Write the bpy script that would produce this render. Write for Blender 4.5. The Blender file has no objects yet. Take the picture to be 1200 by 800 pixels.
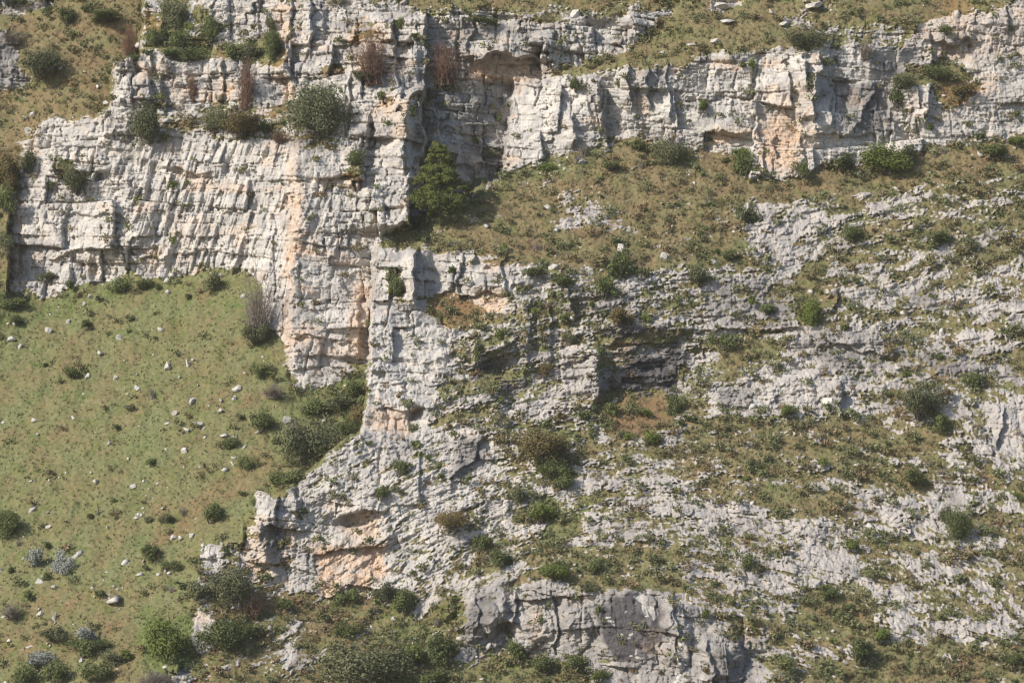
import bpy, math, random
import numpy as np
random.seed(7)
rs = np.random.RandomState(11)
sc = bpy.context.scene
col = sc.collection
CAM = 400.0          # metres from the camera to the plane y = 0
# ------------------------------------------------------------------ noise
def hsh(i, j, s=0):
    i = (i.astype(np.int64) & 0xffffffff).astype(np.uint32); j = (j.astype(np.int64) & 0xffffffff).astype(np.uint32)
    h = i * np.uint32(374761393) + j * np.uint32(668265263) + np.uint32((s * 2246822519 + 3266489917) & 0xffffffff)
    h = (h ^ (h >> np.uint32(13))) * np.uint32(1274126177)
    h = (h ^ (h >> np.uint32(16))) * np.uint32(2246822519)
    h ^= h >> np.uint32(15)
    return (h & np.uint32(0xffffff)).astype(np.float32) / 16777216.0
def noise(x, y, s=0):
    x0 = np.floor(x); y0 = np.floor(y); fx = (x - x0).astype(np.float32); fy = (y - y0).astype(np.float32)
    ux = fx*fx*(3-2*fx); uy = fy*fy*(3-2*fy)
    def g(i, j, dx, dy):
        a = hsh(i, j, s) * 6.2831853
        return np.cos(a)*dx + np.sin(a)*dy
    n00 = g(x0, y0, fx, fy); n10 = g(x0+1, y0, fx-1, fy); n01 = g(x0, y0+1, fx, fy-1); n11 = g(x0+1, y0+1, fx-1, fy-1)
    a = n00 + (n10-n00)*ux; b = n01 + (n11-n01)*ux
    return (a + (b-a)*uy) * 1.5
def fbm(x, y, o=4, s=0, g=.5):
    t = 0; a = 1.0; f = 1.0
    for k in range(o):
        t = t + a*noise(x*f + 17.3*k, y*f - 9.1*k, s+k); a *= g; f *= 2.03
    return t
def ridged(x, y, o=3, s=0):
    t = 0; a = 1.0; f = 1.0
    for k in range(o):
        t = t + a*(1 - 2*np.abs(noise(x*f + 7.7*k, y*f + 3.3*k, s+k))); a *= .5; f *= 2.1
    return t
def smooth(a, b, x):
    t = np.clip((x-a)/(b-a), 0, 1); return t*t*(3-2*t)
def worley(x, y, s=0):
    x0 = np.floor(x); y0 = np.floor(y)
    f1 = np.full(x.shape, 9., np.float32); f2 = f1.copy(); cid = np.zeros(x.shape, np.float32)
    tx = np.zeros(x.shape, np.float32); ty = tx.copy()
    for i in (-1, 0, 1):
        for j in (-1, 0, 1):
            ci = x0+i; cj = y0+j
            dx = (x - ci - hsh(ci, cj, s)).astype(np.float32); dy = (y - cj - hsh(ci, cj, s+1)).astype(np.float32)
            d = dx*dx + dy*dy
            m = d < f1
            f2 = np.where(m, f1, np.minimum(f2, d)); f1 = np.where(m, d, f1)
            cid = np.where(m, hsh(ci, cj, s+2), cid); tx = np.where(m, dx, tx); ty = np.where(m, dy, ty)
    return np.sqrt(f1), np.sqrt(f2), cid, tx, ty
def brick(x, z, h, w, s):
    zr = z/h + .55*noise(x/26., z/(2.2*h), s+50)
    r = np.floor(zr); fr = zr - r
    wc = w*(.5 + 1.1*hsh(r, r*0, s))
    xr = x/wc + hsh(r, r*0+1, s)*10 + .10*noise(x/w, z/h*.8, s+51)
    c = np.floor(xr); fc = xr - c
    off = hsh(r, c, s+2)*2-1; tx = hsh(r, c, s+3)*2-1; tz = hsh(r, c, s+4)*2-1
    e = np.minimum(np.minimum(fc, 1-fc)*wc, np.minimum(fr, 1-fr)*h)
    return off, tx*(fc-.5)*wc, tz*(fr-.5)*h, e, hsh(r, c, s+5), hsh(r, r*0+7, s)

# ------------------------------------------------------------------ layout maps (a survey of the hillside, 3 units per cell)
RX, RY, ST = -300., -200., 3.
NX, NY = 601, 401
GU, GV = np.meshgrid(RX + ST*np.arange(NX), RY + ST*np.arange(NY))
def inpoly(pts, U=GU, V=GV):
    m = np.zeros(U.shape, bool); n = len(pts)
    for k in range(n):
        x1, y1 = pts[k]; x2, y2 = pts[(k+1) % n]
        if y1 == y2: continue
        c = ((y1 > V) != (y2 > V)) & (U < (x2-x1)*(V-y1)/(y2-y1) + x1)
        m ^= c
    return m
L = {}
for k, v in dict(gx=.06, gz=1.05, veg=.48, br=.42, lush=.12, orr=.0, dk=.05, cl=.0, fl=.0, sd=.75, amp=1., sid=0, blk=1., bright=0.).items():
    L[k] = np.full(GU.shape, float(v), np.float32)
def P(s):
    a = [float(t) for t in s.replace(',', ' ').split()]
    return [(a[i], a[i+1]) for i in range(0, len(a), 2)]
def Z(pts, **kw):
    m = inpoly(P(pts))
    for k, v in kw.items(): L[k][m] = v
def E(u, v, ru, rv, rot=0, **kw):
    a = math.radians(rot); du = GU-u; dv = GV-v
    x = du*math.cos(a)+dv*math.sin(a); y = -du*math.sin(a)+dv*math.cos(a)
    m = (x/ru)**2 + (y/rv)**2 < 1
    for k, v_ in kw.items(): L[k][m] = v_

GRASS = dict(gz=1.3, gx=-.45, veg=1.25, br=.25, lush=.3, cl=0, sd=.05, sid=1, amp=.5)
LEDGE = dict(gz=1.25, gx=-.1, veg=.86, br=.6, lush=.1, cl=0, sd=.55, sid=2)
FAR = dict(gz=1.25, gx=.15, veg=1.0, br=.6, lush=0, cl=0, sd=.5, sid=3, amp=.7)
CLIFF = dict(gz=.16, gx=0, veg=.14, br=.3, cl=1, sd=.5, sid=4, dk=.05)
# left meadow
Z('-300 1000 205 1000 205 800 222 762 236 640 285 640 290 598 330 580 385 530 400 515 440 500 437 425 400 430 350 462 330 402 312 385 300 325 250 312 150 320 100 335 60 350 12 346 -300 300', **GRASS)
Z('-300 200 0 165 25 200 20 240 10 300 12 346 -20 360 -300 400', **dict(GRASS, br=.5, sd=.5))
# far hillside, upper left
Z('-300 -200 175 -200 170 10 165 66 134 72 130 126 100 140 62 138 44 150 28 165 15 210 -300 230', **FAR)
Z('-20 40 18 42 20 75 36 78 36 102 -20 108', **dict(CLIFF, sid=3, dk=.5, veg=.05, gx=.3))
Z('-10 -10 60 -10 62 8 18 14 -10 12', **dict(CLIFF, sid=3, dk=.35))
# top hillside right of the crags
Z('470 -200 1500 -200 1500 60 1100 70 1000 50 940 58 890 60 830 58 800 74 700 88 660 88 640 84 770 30 680 8 470 8', **dict(LEDGE, br=.5, sid=5, veg=1.02, sd=.45))
Z('170 -200 470 -200 470 6 170 6', **dict(LEDGE, sid=5, veg=.6))
# ---- upper left crags
Z('165 0 480 0 480 170 340 175 150 165 134 125 134 72 165 68', **dict(CLIFF, gx=-.15, gz=.2, veg=.2))
Z('133 74 148 72 148 150 136 150', gx=-.5, bright=.4); Z('148 74 158 74 158 118 148 118', gx=1.6)
Z('158 74 168 74 166 150 158 150', gx=-.8); Z('168 74 178 74 178 140 170 140', gx=1.3, dk=.2)
Z('188 50 250 52 262 56 262 70 190 70', gz=1.2, veg=.95, cl=.4, sd=.9, br=.2)
Z('262 48 336 45 336 76 300 74 262 66', gz=1.1, veg=.9, cl=.4, sd=.9, br=.3)
Z('165 20 190 16 196 60 172 66', veg=.65, sd=.7); Z('196 0 220 0 216 50 198 56', veg=.85, sd=.9, gz=.7)
Z('232 10 252 14 250 44 232 44', veg=.7, sd=.8)
Z('182 100 196 100 194 124 182 122', gx=1.2, dk=.3)
Z('168 120 250 122 262 118 330 124 400 118 400 168 334 174 262 160 168 172', gz=.75, veg=.5, cl=.6, sd=.7, br=.4)
Z('245 92 282 92 280 118 246 118', orr=.45); Z('326 98 348 98 348 122 332 126', orr=.5); Z('202 92 214 92 212 120 204 120', orr=.35); Z('253 52 268 54 262 86 256 84', orr=.4)
Z('330 0 360 0 352 70 336 74', gx=-.6, orr=.15); Z('358 5 400 5 400 45 364 48', gx=.35, dk=.1)
Z('360 40 404 44 404 66 362 60', gz=.4, orr=.25, veg=.3); Z('376 76 400 72 400 90 376 92', veg=.7, br=.8, gz=.9)
# ---- main left face
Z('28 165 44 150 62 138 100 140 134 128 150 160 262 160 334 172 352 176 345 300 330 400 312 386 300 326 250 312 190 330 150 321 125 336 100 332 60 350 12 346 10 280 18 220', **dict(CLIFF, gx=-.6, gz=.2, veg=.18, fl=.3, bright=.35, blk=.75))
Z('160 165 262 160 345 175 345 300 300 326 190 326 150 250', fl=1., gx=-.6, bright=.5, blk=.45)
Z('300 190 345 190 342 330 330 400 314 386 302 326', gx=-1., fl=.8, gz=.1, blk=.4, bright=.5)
Z('55 190 120 180 190 240 150 320 110 335 60 300', blk=1.2, gz=.35, veg=.22)
Z('12 250 30 200 28 345 12 346', gx=-1.2, orr=.35)
Z('60 188 90 182 90 200 70 210', gz=1.2, veg=.8); Z('180 195 220 230 200 240 175 220', veg=.4)
Z('60 296 190 302 250 290 252 300 190 316 60 304', gz=-.15, orr=.25)
Z('196 195 240 198 238 218 200 214', orr=.25); Z('190 250 250 250 240 290 196 290', orr=.2)
Z('338 165 350 168 352 270 342 330 344 440 332 400 336 300', gx=-1.1, orr=.62, fl=.3, veg=.05, blk=.5)
# ---- corner buttress
Z('350 172 440 200 470 262 440 290 434 440 350 462 344 440 342 330 352 270', **dict(CLIFF, gx=.25, gz=.12, veg=.14, blk=.7, bright=.25))
Z('356 205 400 215 430 262 420 300 352 300', fl=.6)
Z('345 390 436 404 436 424 345 410', orr=.35, gz=-.1); Z('414 334 434 300 434 420 412 424', orr=.45, gx=.5)
Z('400 424 437 424 437 440 400 436', gz=1, veg=.6)
Z('352 270 372 268 372 300 352 302', orr=.4)
# ---- pillars between
Z('400 85 480 88 490 220 478 262 440 288 404 260 400 165', **dict(CLIFF, gx=-.25, gz=.22, veg=.16, blk=1.25, bright=.2))
Z('455 30 500 30 500 95 455 95', **dict(CLIFF, gx=-.3, blk=1.2))
Z('486 40 500 40 496 100 488 100', gx=3.5)
Z('478 118 494 118 492 240 478 262', gx=5.5, dk=.15)
Z('404 196 424 182 428 200 408 222', gz=1.2, veg=.8, sd=.9); Z('424 150 434 150 430 190 420 186', gx=1.8, veg=.3)
Z('440 120 480 120 486 140 440 142', gz=.8, veg=.45, br=.8, orr=.5)
Z('430 214 476 214 474 262 446 272 430 250', gx=1.)
Z('412 30 462 26 462 90 412 94', gx=.3, veg=.4, orr=.35)
# ---- shaded recess; dk puts extra shade into the rock colour
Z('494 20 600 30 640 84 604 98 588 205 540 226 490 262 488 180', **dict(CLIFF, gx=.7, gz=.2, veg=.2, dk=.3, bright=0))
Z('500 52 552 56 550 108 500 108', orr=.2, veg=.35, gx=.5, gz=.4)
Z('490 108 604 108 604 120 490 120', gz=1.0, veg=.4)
Z('552 66 640 62 632 76 552 84', gz=-1.4, orr=.3, dk=.3); Z('552 80 636 76 620 96 552 98', gz=.3, orr=.85, dk=.1)  # dk on the underside paints the overhang's shadow
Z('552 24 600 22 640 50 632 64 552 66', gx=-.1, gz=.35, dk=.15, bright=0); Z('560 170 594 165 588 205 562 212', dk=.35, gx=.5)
# broken rim rocks running down right from the summit
Z('600 20 640 26 720 24 740 5 775 5 775 26 735 62 690 74 640 84 610 60', **dict(CLIFF, gx=-.2, gz=.7, veg=.30, blk=1.4, br=.5))
Z('760 2 800 0 790 20 770 26', **dict(CLIFF, gz=.8, veg=.4)); Z('935 0 985 0 980 10 940 12', **dict(CLIFF, gz=.6, veg=.2, bright=.3)); Z('830 -4 872 -4 868 9 840 12', **dict(CLIFF, gz=.3, veg=0, bright=.3)); Z('905 20 950 14 960 30 920 34', veg=.45)
Z('470 8 600 10 610 28 470 30', **dict(CLIFF, gx=0, gz=.5, veg=.4, blk=1.4))
# ---- right upper cliff
Z('604 98 650 92 700 88 740 82 800 78 806 74 830 60 890 62 920 55 940 60 1000 55 1075 65 1110 76 1200 60 1500 50 1500 160 1200 158 1100 170 1050 186 970 190 950 202 900 212 884 205 870 180 800 170 740 160 690 172 650 185 620 195 588 206 596 150', **dict(CLIFF, gx=-.1, gz=.16, veg=.12, blk=.65, bright=.3, dk=0))
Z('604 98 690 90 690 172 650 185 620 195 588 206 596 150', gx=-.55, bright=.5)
Z('698 104 714 106 712 166 698 166', gx=1.8, dk=.35); Z('672 138 698 136 698 166 674 164', gx=.9, dk=.2)
Z('736 82 757 82 757 122 738 120', gx=.45, dk=.25); Z('757 82 780 80 780 120 758 120', gx=.8, dk=.25)  # shade of the rounded columns painted in with dk
Z('714 104 736 84 738 140 714 162', gx=-.5)
Z('780 80 800 78 800 160 780 160', gx=-.3); Z('800 78 880 62 882 108 800 110', bright=.2)
Z('826 155 876 150 872 162 828 170', orr=.6, gz=-.2); Z('820 108 880 108 886 150 826 152', dk=.15)
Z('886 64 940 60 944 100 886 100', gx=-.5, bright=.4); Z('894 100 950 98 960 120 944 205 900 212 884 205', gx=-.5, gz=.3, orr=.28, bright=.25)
Z('893 145 940 140 925 200 895 195', orr=.75, bright=0)
Z('940 70 958 72 960 96 942 90', gx=1.5, dk=.1); Z('958 74 978 74 968 130 956 128', gx=1.8, dk=.15)  # dk tints the gully walls with painted shade
Z('988 100 1048 98 1044 156 988 156', gx=.4, dk=.55, fl=.3, blk=.4); Z('1018 60 1080 66 1078 92 1020 94', gx=.3, dk=.45, blk=.4)  # first zone: dk adds painted shading to the dark face
Z('960 130 990 120 988 190 950 200', gx=.1); Z('1044 100 1086 102 1082 165 1044 168', gx=-.3, orr=.12, blk=.7); Z('1086 112 1098 112 1092 142 1086 140', gx=1.6)
Z('1060 76 1130 70 1132 98 1120 118 1096 122 1090 104 1050 108', gz=1.1, veg=.9, sd=.8, cl=.2); Z('1100 96 1160 90 1160 118 1110 124', gz=1.1, veg=.85, br=.9, cl=.2, orr=.4)
Z('1080 20 1140 10 1200 0 1500 -20 1500 60 1200 64 1140 76 1096 74 1060 64', **dict(CLIFF, gz=.6, gx=-.1, veg=.22, cl=.6, orr=.2))
Z('1100 -20 1140 -20 1140 40 1110 40', orr=.35, gz=.5); Z('1104 38 1132 36 1130 72 1102 72', gz=-.7, orr=.3, dk=.3)  # cave zone: its shadow is partly painted with dk
Z('1140 40 1500 20 1500 160 1200 158 1110 168 1098 130 1150 110', gz=.45, gx=-.05, cl=.6, dk=.12, veg=.14)
Z('960 28 1060 22 1075 62 1000 54 950 52', **dict(CLIFF, cl=.3, gz=.85, veg=.5, sid=5))
# ---- brown ledge under it
Z('430 292 490 262 540 228 590 208 620 196 650 186 690 173 740 161 800 171 870 181 884 206 900 213 950 203 970 191 1050 187 1100 171 1200 159 1500 161 1500 210 1200 200 1000 232 900 240 860 262 830 262 800 300 760 330 700 318 640 318 600 312 540 296 470 292', **dict(LEDGE))
Z('900 235 1000 230 1200 200 1500 210 1500 280 1200 290 1000 300 880 300', veg=.62, br=.4, sd=.95)
Z('430 292 490 262 590 208 700 172 720 176 600 224 500 290', br=.3, lush=.35)
for e in ((675,240,28,10,20),(720,265,30,9,10),(665,262,22,7,10),(800,285,40,7,0),(850,270,22,9,0),(700,250,18,6,30)): E(*e, veg=.35)
# ---- middle cliff band
Z('430 294 470 292 540 296 600 312 640 318 640 345 600 348 560 346 520 352 500 352 470 350 436 345', **dict(CLIFF, gx=-.05, gz=.3, veg=.15, blk=.9))
Z('470 294 488 294 488 352 472 354', gx=-.6, bright=.3); Z('486 296 509 296 506 354 488 356', gx=1.5, dk=.3)  # tower sides: lit left and shaded right put into the colour
Z('456 316 470 316 470 350 450 352', gz=1, veg=.8, lush=.5)
Z('494 350 545 344 560 360 580 362 580 376 540 384 500 372', gz=1.25, veg=1.05, br=1., cl=0, orr=.28)
Z('544 334 594 340 590 350 544 346', gz=-1.6, dk=.2); Z('560 346 594 346 586 366 566 364', orr=.85, gz=.1, veg=0)
Z('436 345 500 360 530 384 526 400 434 384', **dict(CLIFF, gz=.6, veg=.2))
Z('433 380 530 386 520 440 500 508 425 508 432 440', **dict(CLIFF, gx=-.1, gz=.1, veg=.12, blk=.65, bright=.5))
Z('436 476 480 480 486 500 432 502', orr=.6, gz=.0, blk=.5); E(486, 484, 7, 9, gz=-2.2, dk=.3); Z('500 478 496 500 484 506 494 478', gx=-1)
# rough nose
Z('530 380 570 366 590 350 640 345 640 318 720 320 800 305 820 330 830 380 820 470 700 500 640 500 600 520 560 520 520 500 522 440', **dict(CLIFF, cl=.2, gz=.75, gx=0, veg=.46, sd=.6, blk=1.1, amp=1.7))
Z('600 350 622 356 620 450 604 456 600 400', gx=-.3, gz=.2, dk=.1); Z('616 360 652 366 642 440 618 450', gx=.6, gz=.2, dk=.25)  # right side of the fin: shade painted in by dk
Z('560 362 600 350 604 410 560 412', gx=-.5, gz=.5, dk=.0, bright=.1)
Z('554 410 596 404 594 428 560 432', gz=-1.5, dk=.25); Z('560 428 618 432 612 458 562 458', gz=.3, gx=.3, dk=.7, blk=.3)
Z('582 456 600 452 592 490 580 486', gx=1.3, dk=.2)
Z('664 345 700 345 706 372 670 376', gx=.6, gz=.1, dk=.3, orr=0)
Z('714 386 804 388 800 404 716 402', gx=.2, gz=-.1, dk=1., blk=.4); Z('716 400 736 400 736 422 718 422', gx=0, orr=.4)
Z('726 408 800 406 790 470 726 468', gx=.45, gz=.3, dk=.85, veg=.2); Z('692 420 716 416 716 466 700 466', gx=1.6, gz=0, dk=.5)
Z('655 416 700 416 702 466 660 462', gx=-.3, gz=.3, dk=.15, veg=.15)
Z('704 462 780 462 786 500 730 512 700 500', gz=1.2, veg=1.05, br=1., cl=0, sd=.6, orr=.12)
Z('604 455 650 455 660 500 640 540 610 540', veg=.35)
# ---- white spur
Z('440 502 500 505 560 500 640 520 660 560 640 600 560 640 520 668 480 690 440 700 350 700 300 690 276 664 285 640 290 598 330 580 385 530 400 515', **dict(CLIFF, cl=.45, gz=.55, gx=-.05, veg=.29, sd=.45, amp=1.4, bright=.3))
Z('384 534 420 520 500 520 470 600 400 610 350 590', gz=.25, gx=-.3, blk=.6, cl=.6, bright=.3); Z('415 505 480 503 480 515 415 517', gz=1.1)
Z('540 520 570 512 566 540 540 560 526 556', gx=.5, gz=.5, dk=.6, blk=.3)
Z('296 576 345 578 350 612 296 606', **dict(CLIFF, blk=1.2, gz=.2, gx=-.2, bright=.2)); Z('320 606 350 612 346 622 318 616', gz=-1.8)
Z('306 610 326 612 330 650 314 654', gx=1.3, gz=.1, dk=.8, blk=.2); Z('290 606 308 610 312 654 296 680 286 650', gx=-.7, orr=.4)
Z('326 612 350 620 344 650 330 654', gz=.1, orr=.35)
Z('236 636 262 634 264 658 244 666 236 654', **dict(CLIFF, cl=.4, gz=.5, gx=-.3, bright=.5))
Z('344 634 384 636 376 668 350 668', gx=.2, dk=.2); Z('400 600 440 592 446 604 402 620', gz=-1.4, dk=.1); Z('395 618 450 602 440 632 400 640', gz=.5, orr=.45)
Z('372 640 456 630 456 644 380 654', gz=-.9, orr=.4); Z('374 646 452 640 454 672 420 690 380 700 370 690', gz=.25, orr=.7, veg=.08, blk=.9, bright=.2)
Z('300 640 340 655 350 690 306 690', orr=.3, veg=.25)
Z('276 664 300 688 380 702 450 698 500 690 545 700 545 800 545 1000 205 1000 205 800 222 762 226 720 250 700', **dict(LEDGE, gz=1.1, gx=0, veg=.78, br=.65, lush=.3, sd=.7, sid=2))
Z('222 762 226 718 246 704 252 750 240 770', **dict(CLIFF, gx=-.9, gz=.3, blk=.6, bright=.4)); Z('320 740 370 730 372 790 310 800', veg=.5)
Z('196 785 222 770 224 800 200 812', **dict(CLIFF))
# scree and scrub between spur and hillside
Z('560 500 640 500 700 500 690 560 640 640 560 670 520 660 600 600', cl=.2, veg=.5, sd=.8)
Z('620 500 670 500 664 560 700 590 650 640 620 620 640 560', veg=.85, br=.2, lush=.4, sd=1.)
# ---- bottom crag
Z('480 700 545 696 590 684 640 680 690 690 720 696 760 692 800 706 850 720 900 730 900 800 920 1000 760 1000 690 790 640 770 590 760 545 776 530 790 540 740', **dict(CLIFF, cl=.6, gz=.3, gx=.1, veg=.2, dk=.26, sid=6, blk=.9))
Z('540 700 590 692 584 740 545 745', dk=.3, gx=.05, blk=.4); Z('590 700 604 704 600 722 590 716', gx=1.6, dk=.4); Z('575 728 600 720 596 738 576 744', gz=-1.2)
Z('618 700 628 700 640 760 620 752', orr=.35); Z('664 700 672 740 664 752', orr=.3)
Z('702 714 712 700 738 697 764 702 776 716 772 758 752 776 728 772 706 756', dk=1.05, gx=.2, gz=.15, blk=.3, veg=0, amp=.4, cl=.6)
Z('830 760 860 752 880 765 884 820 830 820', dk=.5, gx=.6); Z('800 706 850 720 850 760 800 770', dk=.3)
Z('590 764 690 785 760 1000 480 1000 470 800 530 784 545 776', **dict(LEDGE, veg=.8, br=.3, lush=.35, sd=.9, gz=1.1))
Z('540 600 640 600 640 640 560 668', veg=.45); Z('440 700 545 700 540 745 500 790 440 780', veg=.85, br=.4, lush=.35)
Z('480 700 520 694 500 725 482 724', veg=.1); Z('545 676 590 684 540 700 520 696', veg=.2)
Z('640 640 800 640 800 690 760 690 690 688 640 678 600 680', veg=.72, sd=1.)
# ---- right hillside swaths
for s in ('760 575 860 590 900 612 880 625 800 605 750 600','740 565 820 570 790 600 730 590','900 610 960 625 1000 650 1020 700 960 690 930 650 900 640',
          '860 655 960 640 1000 670 980 700 880 680','985 680 1060 690 1080 720 1000 740 960 700','1040 720 1200 740 1200 775 1060 770','640 566 700 548 740 566 700 584 660 600',
          '680 600 760 610 740 640 690 630','880 630 940 610 990 622 940 640','1080 600 1130 570 1160 580 1110 620','1030 590 1080 580 1090 600 1040 615',
          '870 240 960 240 1010 260 990 290 900 300 870 270','900 300 960 290 980 320 920 322','1010 240 1080 232 1070 250 1010 262','1130 500 1200 480 1200 520 1150 525',
          '940 560 1000 552 1010 566 950 572','1120 730 1200 690 1200 740 1130 760','1090 340 1200 335 1200 365 1100 362'):
    Z(s, veg=.26, sd=.5)
Z('826 330 880 325 936 345 930 380 860 385 826 372', veg=.36, dk=.4, gz=.85, cl=.1)
Z('1065 335 1100 338 1090 360 1066 360', dk=.45); Z('975 340 1060 335 1130 338 1200 345 1200 372 1130 366 1060 364 980 362', veg=.34, gz=.65, cl=.1, blk=.8)
Z('940 380 1000 385 1040 400 1040 430 990 436 940 410', veg=.3, dk=.3, gz=.75, cl=.1)
Z('1085 415 1180 405 1180 440 1090 445', veg=.36, dk=.3, gz=.8); Z('990 425 1090 440 1080 460 1000 452', veg=.36, dk=.15)
Z('830 460 870 430 900 422 950 420 1010 430 1012 470 990 486 950 488 920 470 880 485 840 478', veg=.2, gz=.75, cl=.12, bright=.25, blk=.6, amp=1.3)
Z('840 458 890 448 880 478 842 476', dk=.45); Z('960 458 992 460 985 485 958 488', dk=.25, gx=-.4); Z('984 458 990 460 986 478 982 476', gx=2.5)
Z('1150 480 1200 476 1200 530 1165 528', veg=.1, gz=.5, cl=.3); Z('880 420 940 415 960 380 900 400', veg=.25)
Z('826 262 880 270 870 300 820 320 800 300', veg=.85); Z('930 330 950 300 970 300 960 370 940 375', veg=1., lush=.4, sd=1)
Z('880 395 930 410 890 425 860 440 840 425', veg=.95, sd=1); Z('880 560 1000 580 1000 600 890 596', veg=.85, sd=1)
Z('940 690 1020 700 1040 740 990 760 940 740', veg=.9, sd=1); Z('800 480 900 500 1000 490 1100 500 1100 560 900 560 800 560', veg=.75, sd=1., br=.5)
Z('760 520 840 530 900 560 860 580 780 560', veg=.65, br=.6); Z('820 700 900 700 940 760 860 750', veg=.55)
Z('1020 760 1100 750 1500 780 1500 1000 900 1000 900 810', veg=.8, sd=.95); Z('1200 480 1500 480 1500 760 1200 740', veg=.55)
# meadow details
Z('180 640 230 608 350 540 340 520 300 530 180 610', br=.75); Z('0 690 60 680 160 700 200 800 0 800', br=.5, veg=.95)
Z('110 680 155 675 160 700 120 705', veg=.72); Z('0 720 50 730 40 760 0 760', veg=.8)
Z('165 730 222 720 224 780 170 800', lush=1., br=0, veg=1.3); Z('340 460 437 425 437 500 400 515 340 590 320 560', lush=.5, br=.2, sd=.7)
Z('150 320 300 325 330 400 250 370 150 345', lush=.45, br=.25); Z('0 345 60 350 150 322 150 345 60 375 0 390', lush=.7, br=.1, sd=.45)
Z('390 545 402 535 402 548 392 556', veg=.2)

# free edges: here the nearer rock hides how far back the ground behind it lies
WT = np.ones(GU.shape, np.float32)
def segd(U, V, x1, y1, x2, y2):
    dx, dy = x2-x1, y2-y1; t = np.clip(((U-x1)*dx + (V-y1)*dy)/(dx*dx+dy*dy+1e-9), 0, 1)
    return np.hypot(U-x1-t*dx, V-y1-t*dy)
def pdist(U, V, pts):
    d = np.full(U.shape, 1e9, np.float32)
    for a, b in zip(pts[:-1], pts[1:]): d = np.minimum(d, segd(U, V, *a, *b))
    return d
for s in ('268 640 285 638 290 597 330 578 385 530 400 514 430 504',
          '10 346 10 280 18 216 28 163 44 149 62 137 100 138 131 126 133 72 164 67 168 -10',
          '486 262 540 227 588 207 603 97', '438 300 433 380 432 440 425 506'):
    WT[pdist(GU, GV, P(s)) < 2.6] = .002
ANC = [(60, 60, 42, .02), (-200, 60, 50, .02), (500, 750, -9, .003)]
def solve(Y, gx, gz, wt, st, it):
    wx = wt[:, 1:]*wt[:, :-1]; wz = wt[1:]*wt[:-1]
    tx = .5*(gx[:, 1:]+gx[:, :-1])*.1*st; tz = -.5*(gz[1:]+gz[:-1])*.1*st
    A = np.zeros(Y.shape, np.float32); B = A.copy()
    for u, v, y, w in ANC:
        i = int((v-RY)/st); j = int((u-RX)/st); A[i, j] = w*50; B[i, j] = w*50*y
    def op(y):
        o = A*y; d = wx*(y[:, 1:]-y[:, :-1]); o[:, 1:] += d; o[:, :-1] -= d
        d = wz*(y[1:]-y[:-1]); o[1:] += d; o[:-1] -= d; return o
    b = B.copy(); d = wx*tx; b[:, 1:] += d; b[:, :-1] -= d; d = wz*tz; b[1:] += d; b[:-1] -= d
    r = b - op(Y); p = r.copy(); rr = float((r*r).sum())
    for k in range(it):
        q = op(p); a = rr/float((p*q).sum()+1e-20); Y = Y + a*p; r = r - a*q
        n = float((r*r).sum()); p = r + (n/rr)*p; rr = n
        if n < 1e-7: break
    return Y
def pool(a, f):
    h, w = (a.shape[0]//f)*f, (a.shape[1]//f)*f
    return a[:h, :w].reshape(h//f, f, w//f, f).mean((1, 3))
def bil(a, u, v, x0=RX, y0=RY, st=ST):
    fx = np.clip((u-x0)/st, 0, a.shape[1]-1.001); fy = np.clip((v-y0)/st, 0, a.shape[0]-1.001)
    i = fx.astype(int); j = fy.astype(int); fx = (fx-i).astype(np.float32); fy = (fy-j).astype(np.float32)
    return (a[j, i]*(1-fx)+a[j, i+1]*fx)*(1-fy) + (a[j+1, i]*(1-fx)+a[j+1, i+1]*fx)*fy
Y = None
for f, it in ((8, 800), (4, 400), (2, 300), (1, 250)):
    g1, g2, w = (pool(a, f) if f > 1 else a for a in (L['gx'], L['gz'], WT))
    if f > 1:
        wm = WT[:(WT.shape[0]//f)*f, :(WT.shape[1]//f)*f].reshape(w.shape[0], f, w.shape[1], f).min((1, 3)); w = np.maximum(wm, .02) if f > 2 else wm
    y0 = np.zeros(g1.shape, np.float32) if Y is None else bil(Y, (RX + ST*f*(np.arange(g1.shape[1])+.5))[None, :].repeat(g1.shape[0], 0), (RY + ST*f*(np.arange(g1.shape[0])+.5))[:, None].repeat(g1.shape[1], 1), RX+ST*pf*.5, RY+ST*pf*.5, ST*pf)
    Y = solve(y0, g1, g2, w, ST*f, it); pf = f
BASE = Y
def blur(a, n=1):
    for _ in range(n):
        b = a.copy(); b[1:-1] = (a[2:]+2*a[1:-1]+a[:-2])/4; a = b.copy(); a[:, 1:-1] = (b[:, 2:]+2*b[:, 1:-1]+b[:, :-2])/4
    return a
# ------------------------------------------------------------------ the terrain sheet
def axis(a, b, lo, hi, st, big):
    inn = np.arange(a, b+st*.5, st); out = [b]; s = st
    while out[-1] < hi: s = min(s*1.08, big); out.append(out[-1]+s)
    o2 = [a]; s = st
    while o2[-1] > lo: s = min(s*1.08, big); o2.append(o2[-1]-s)
    return np.concatenate([o2[1:][::-1], inn, out[1:]])
RES = .82
ua = axis(-12, 1212, -280, 1480, RES, 7); va = axis(-12, 812, -170, 980, RES, 7)
U, V = np.meshgrid(ua, va); U = U.astype(np.float32); V = V.astype(np.float32)
# survey edges wander a little, as broken rock does
n1 = fbm(U/22, V/22, 4, 301)*5.5; n2 = fbm(U/22, V/22, 4, 311)*5.5
wu = U + n1; wv = V + n2
Yb = bil(BASE, U + n1*.5, V + n2*.5)
A = {k: bil(blur(L[k], 5 if k in ('veg', 'br', 'orr', 'dk', 'lush', 'bright', 'sd') else 2), wu, wv) for k in L if k not in ('sid',)}
X = (U-600)/10*(CAM+Yb)/CAM; Zc = (400-V)/10*(CAM+Yb)/CAM
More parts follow.
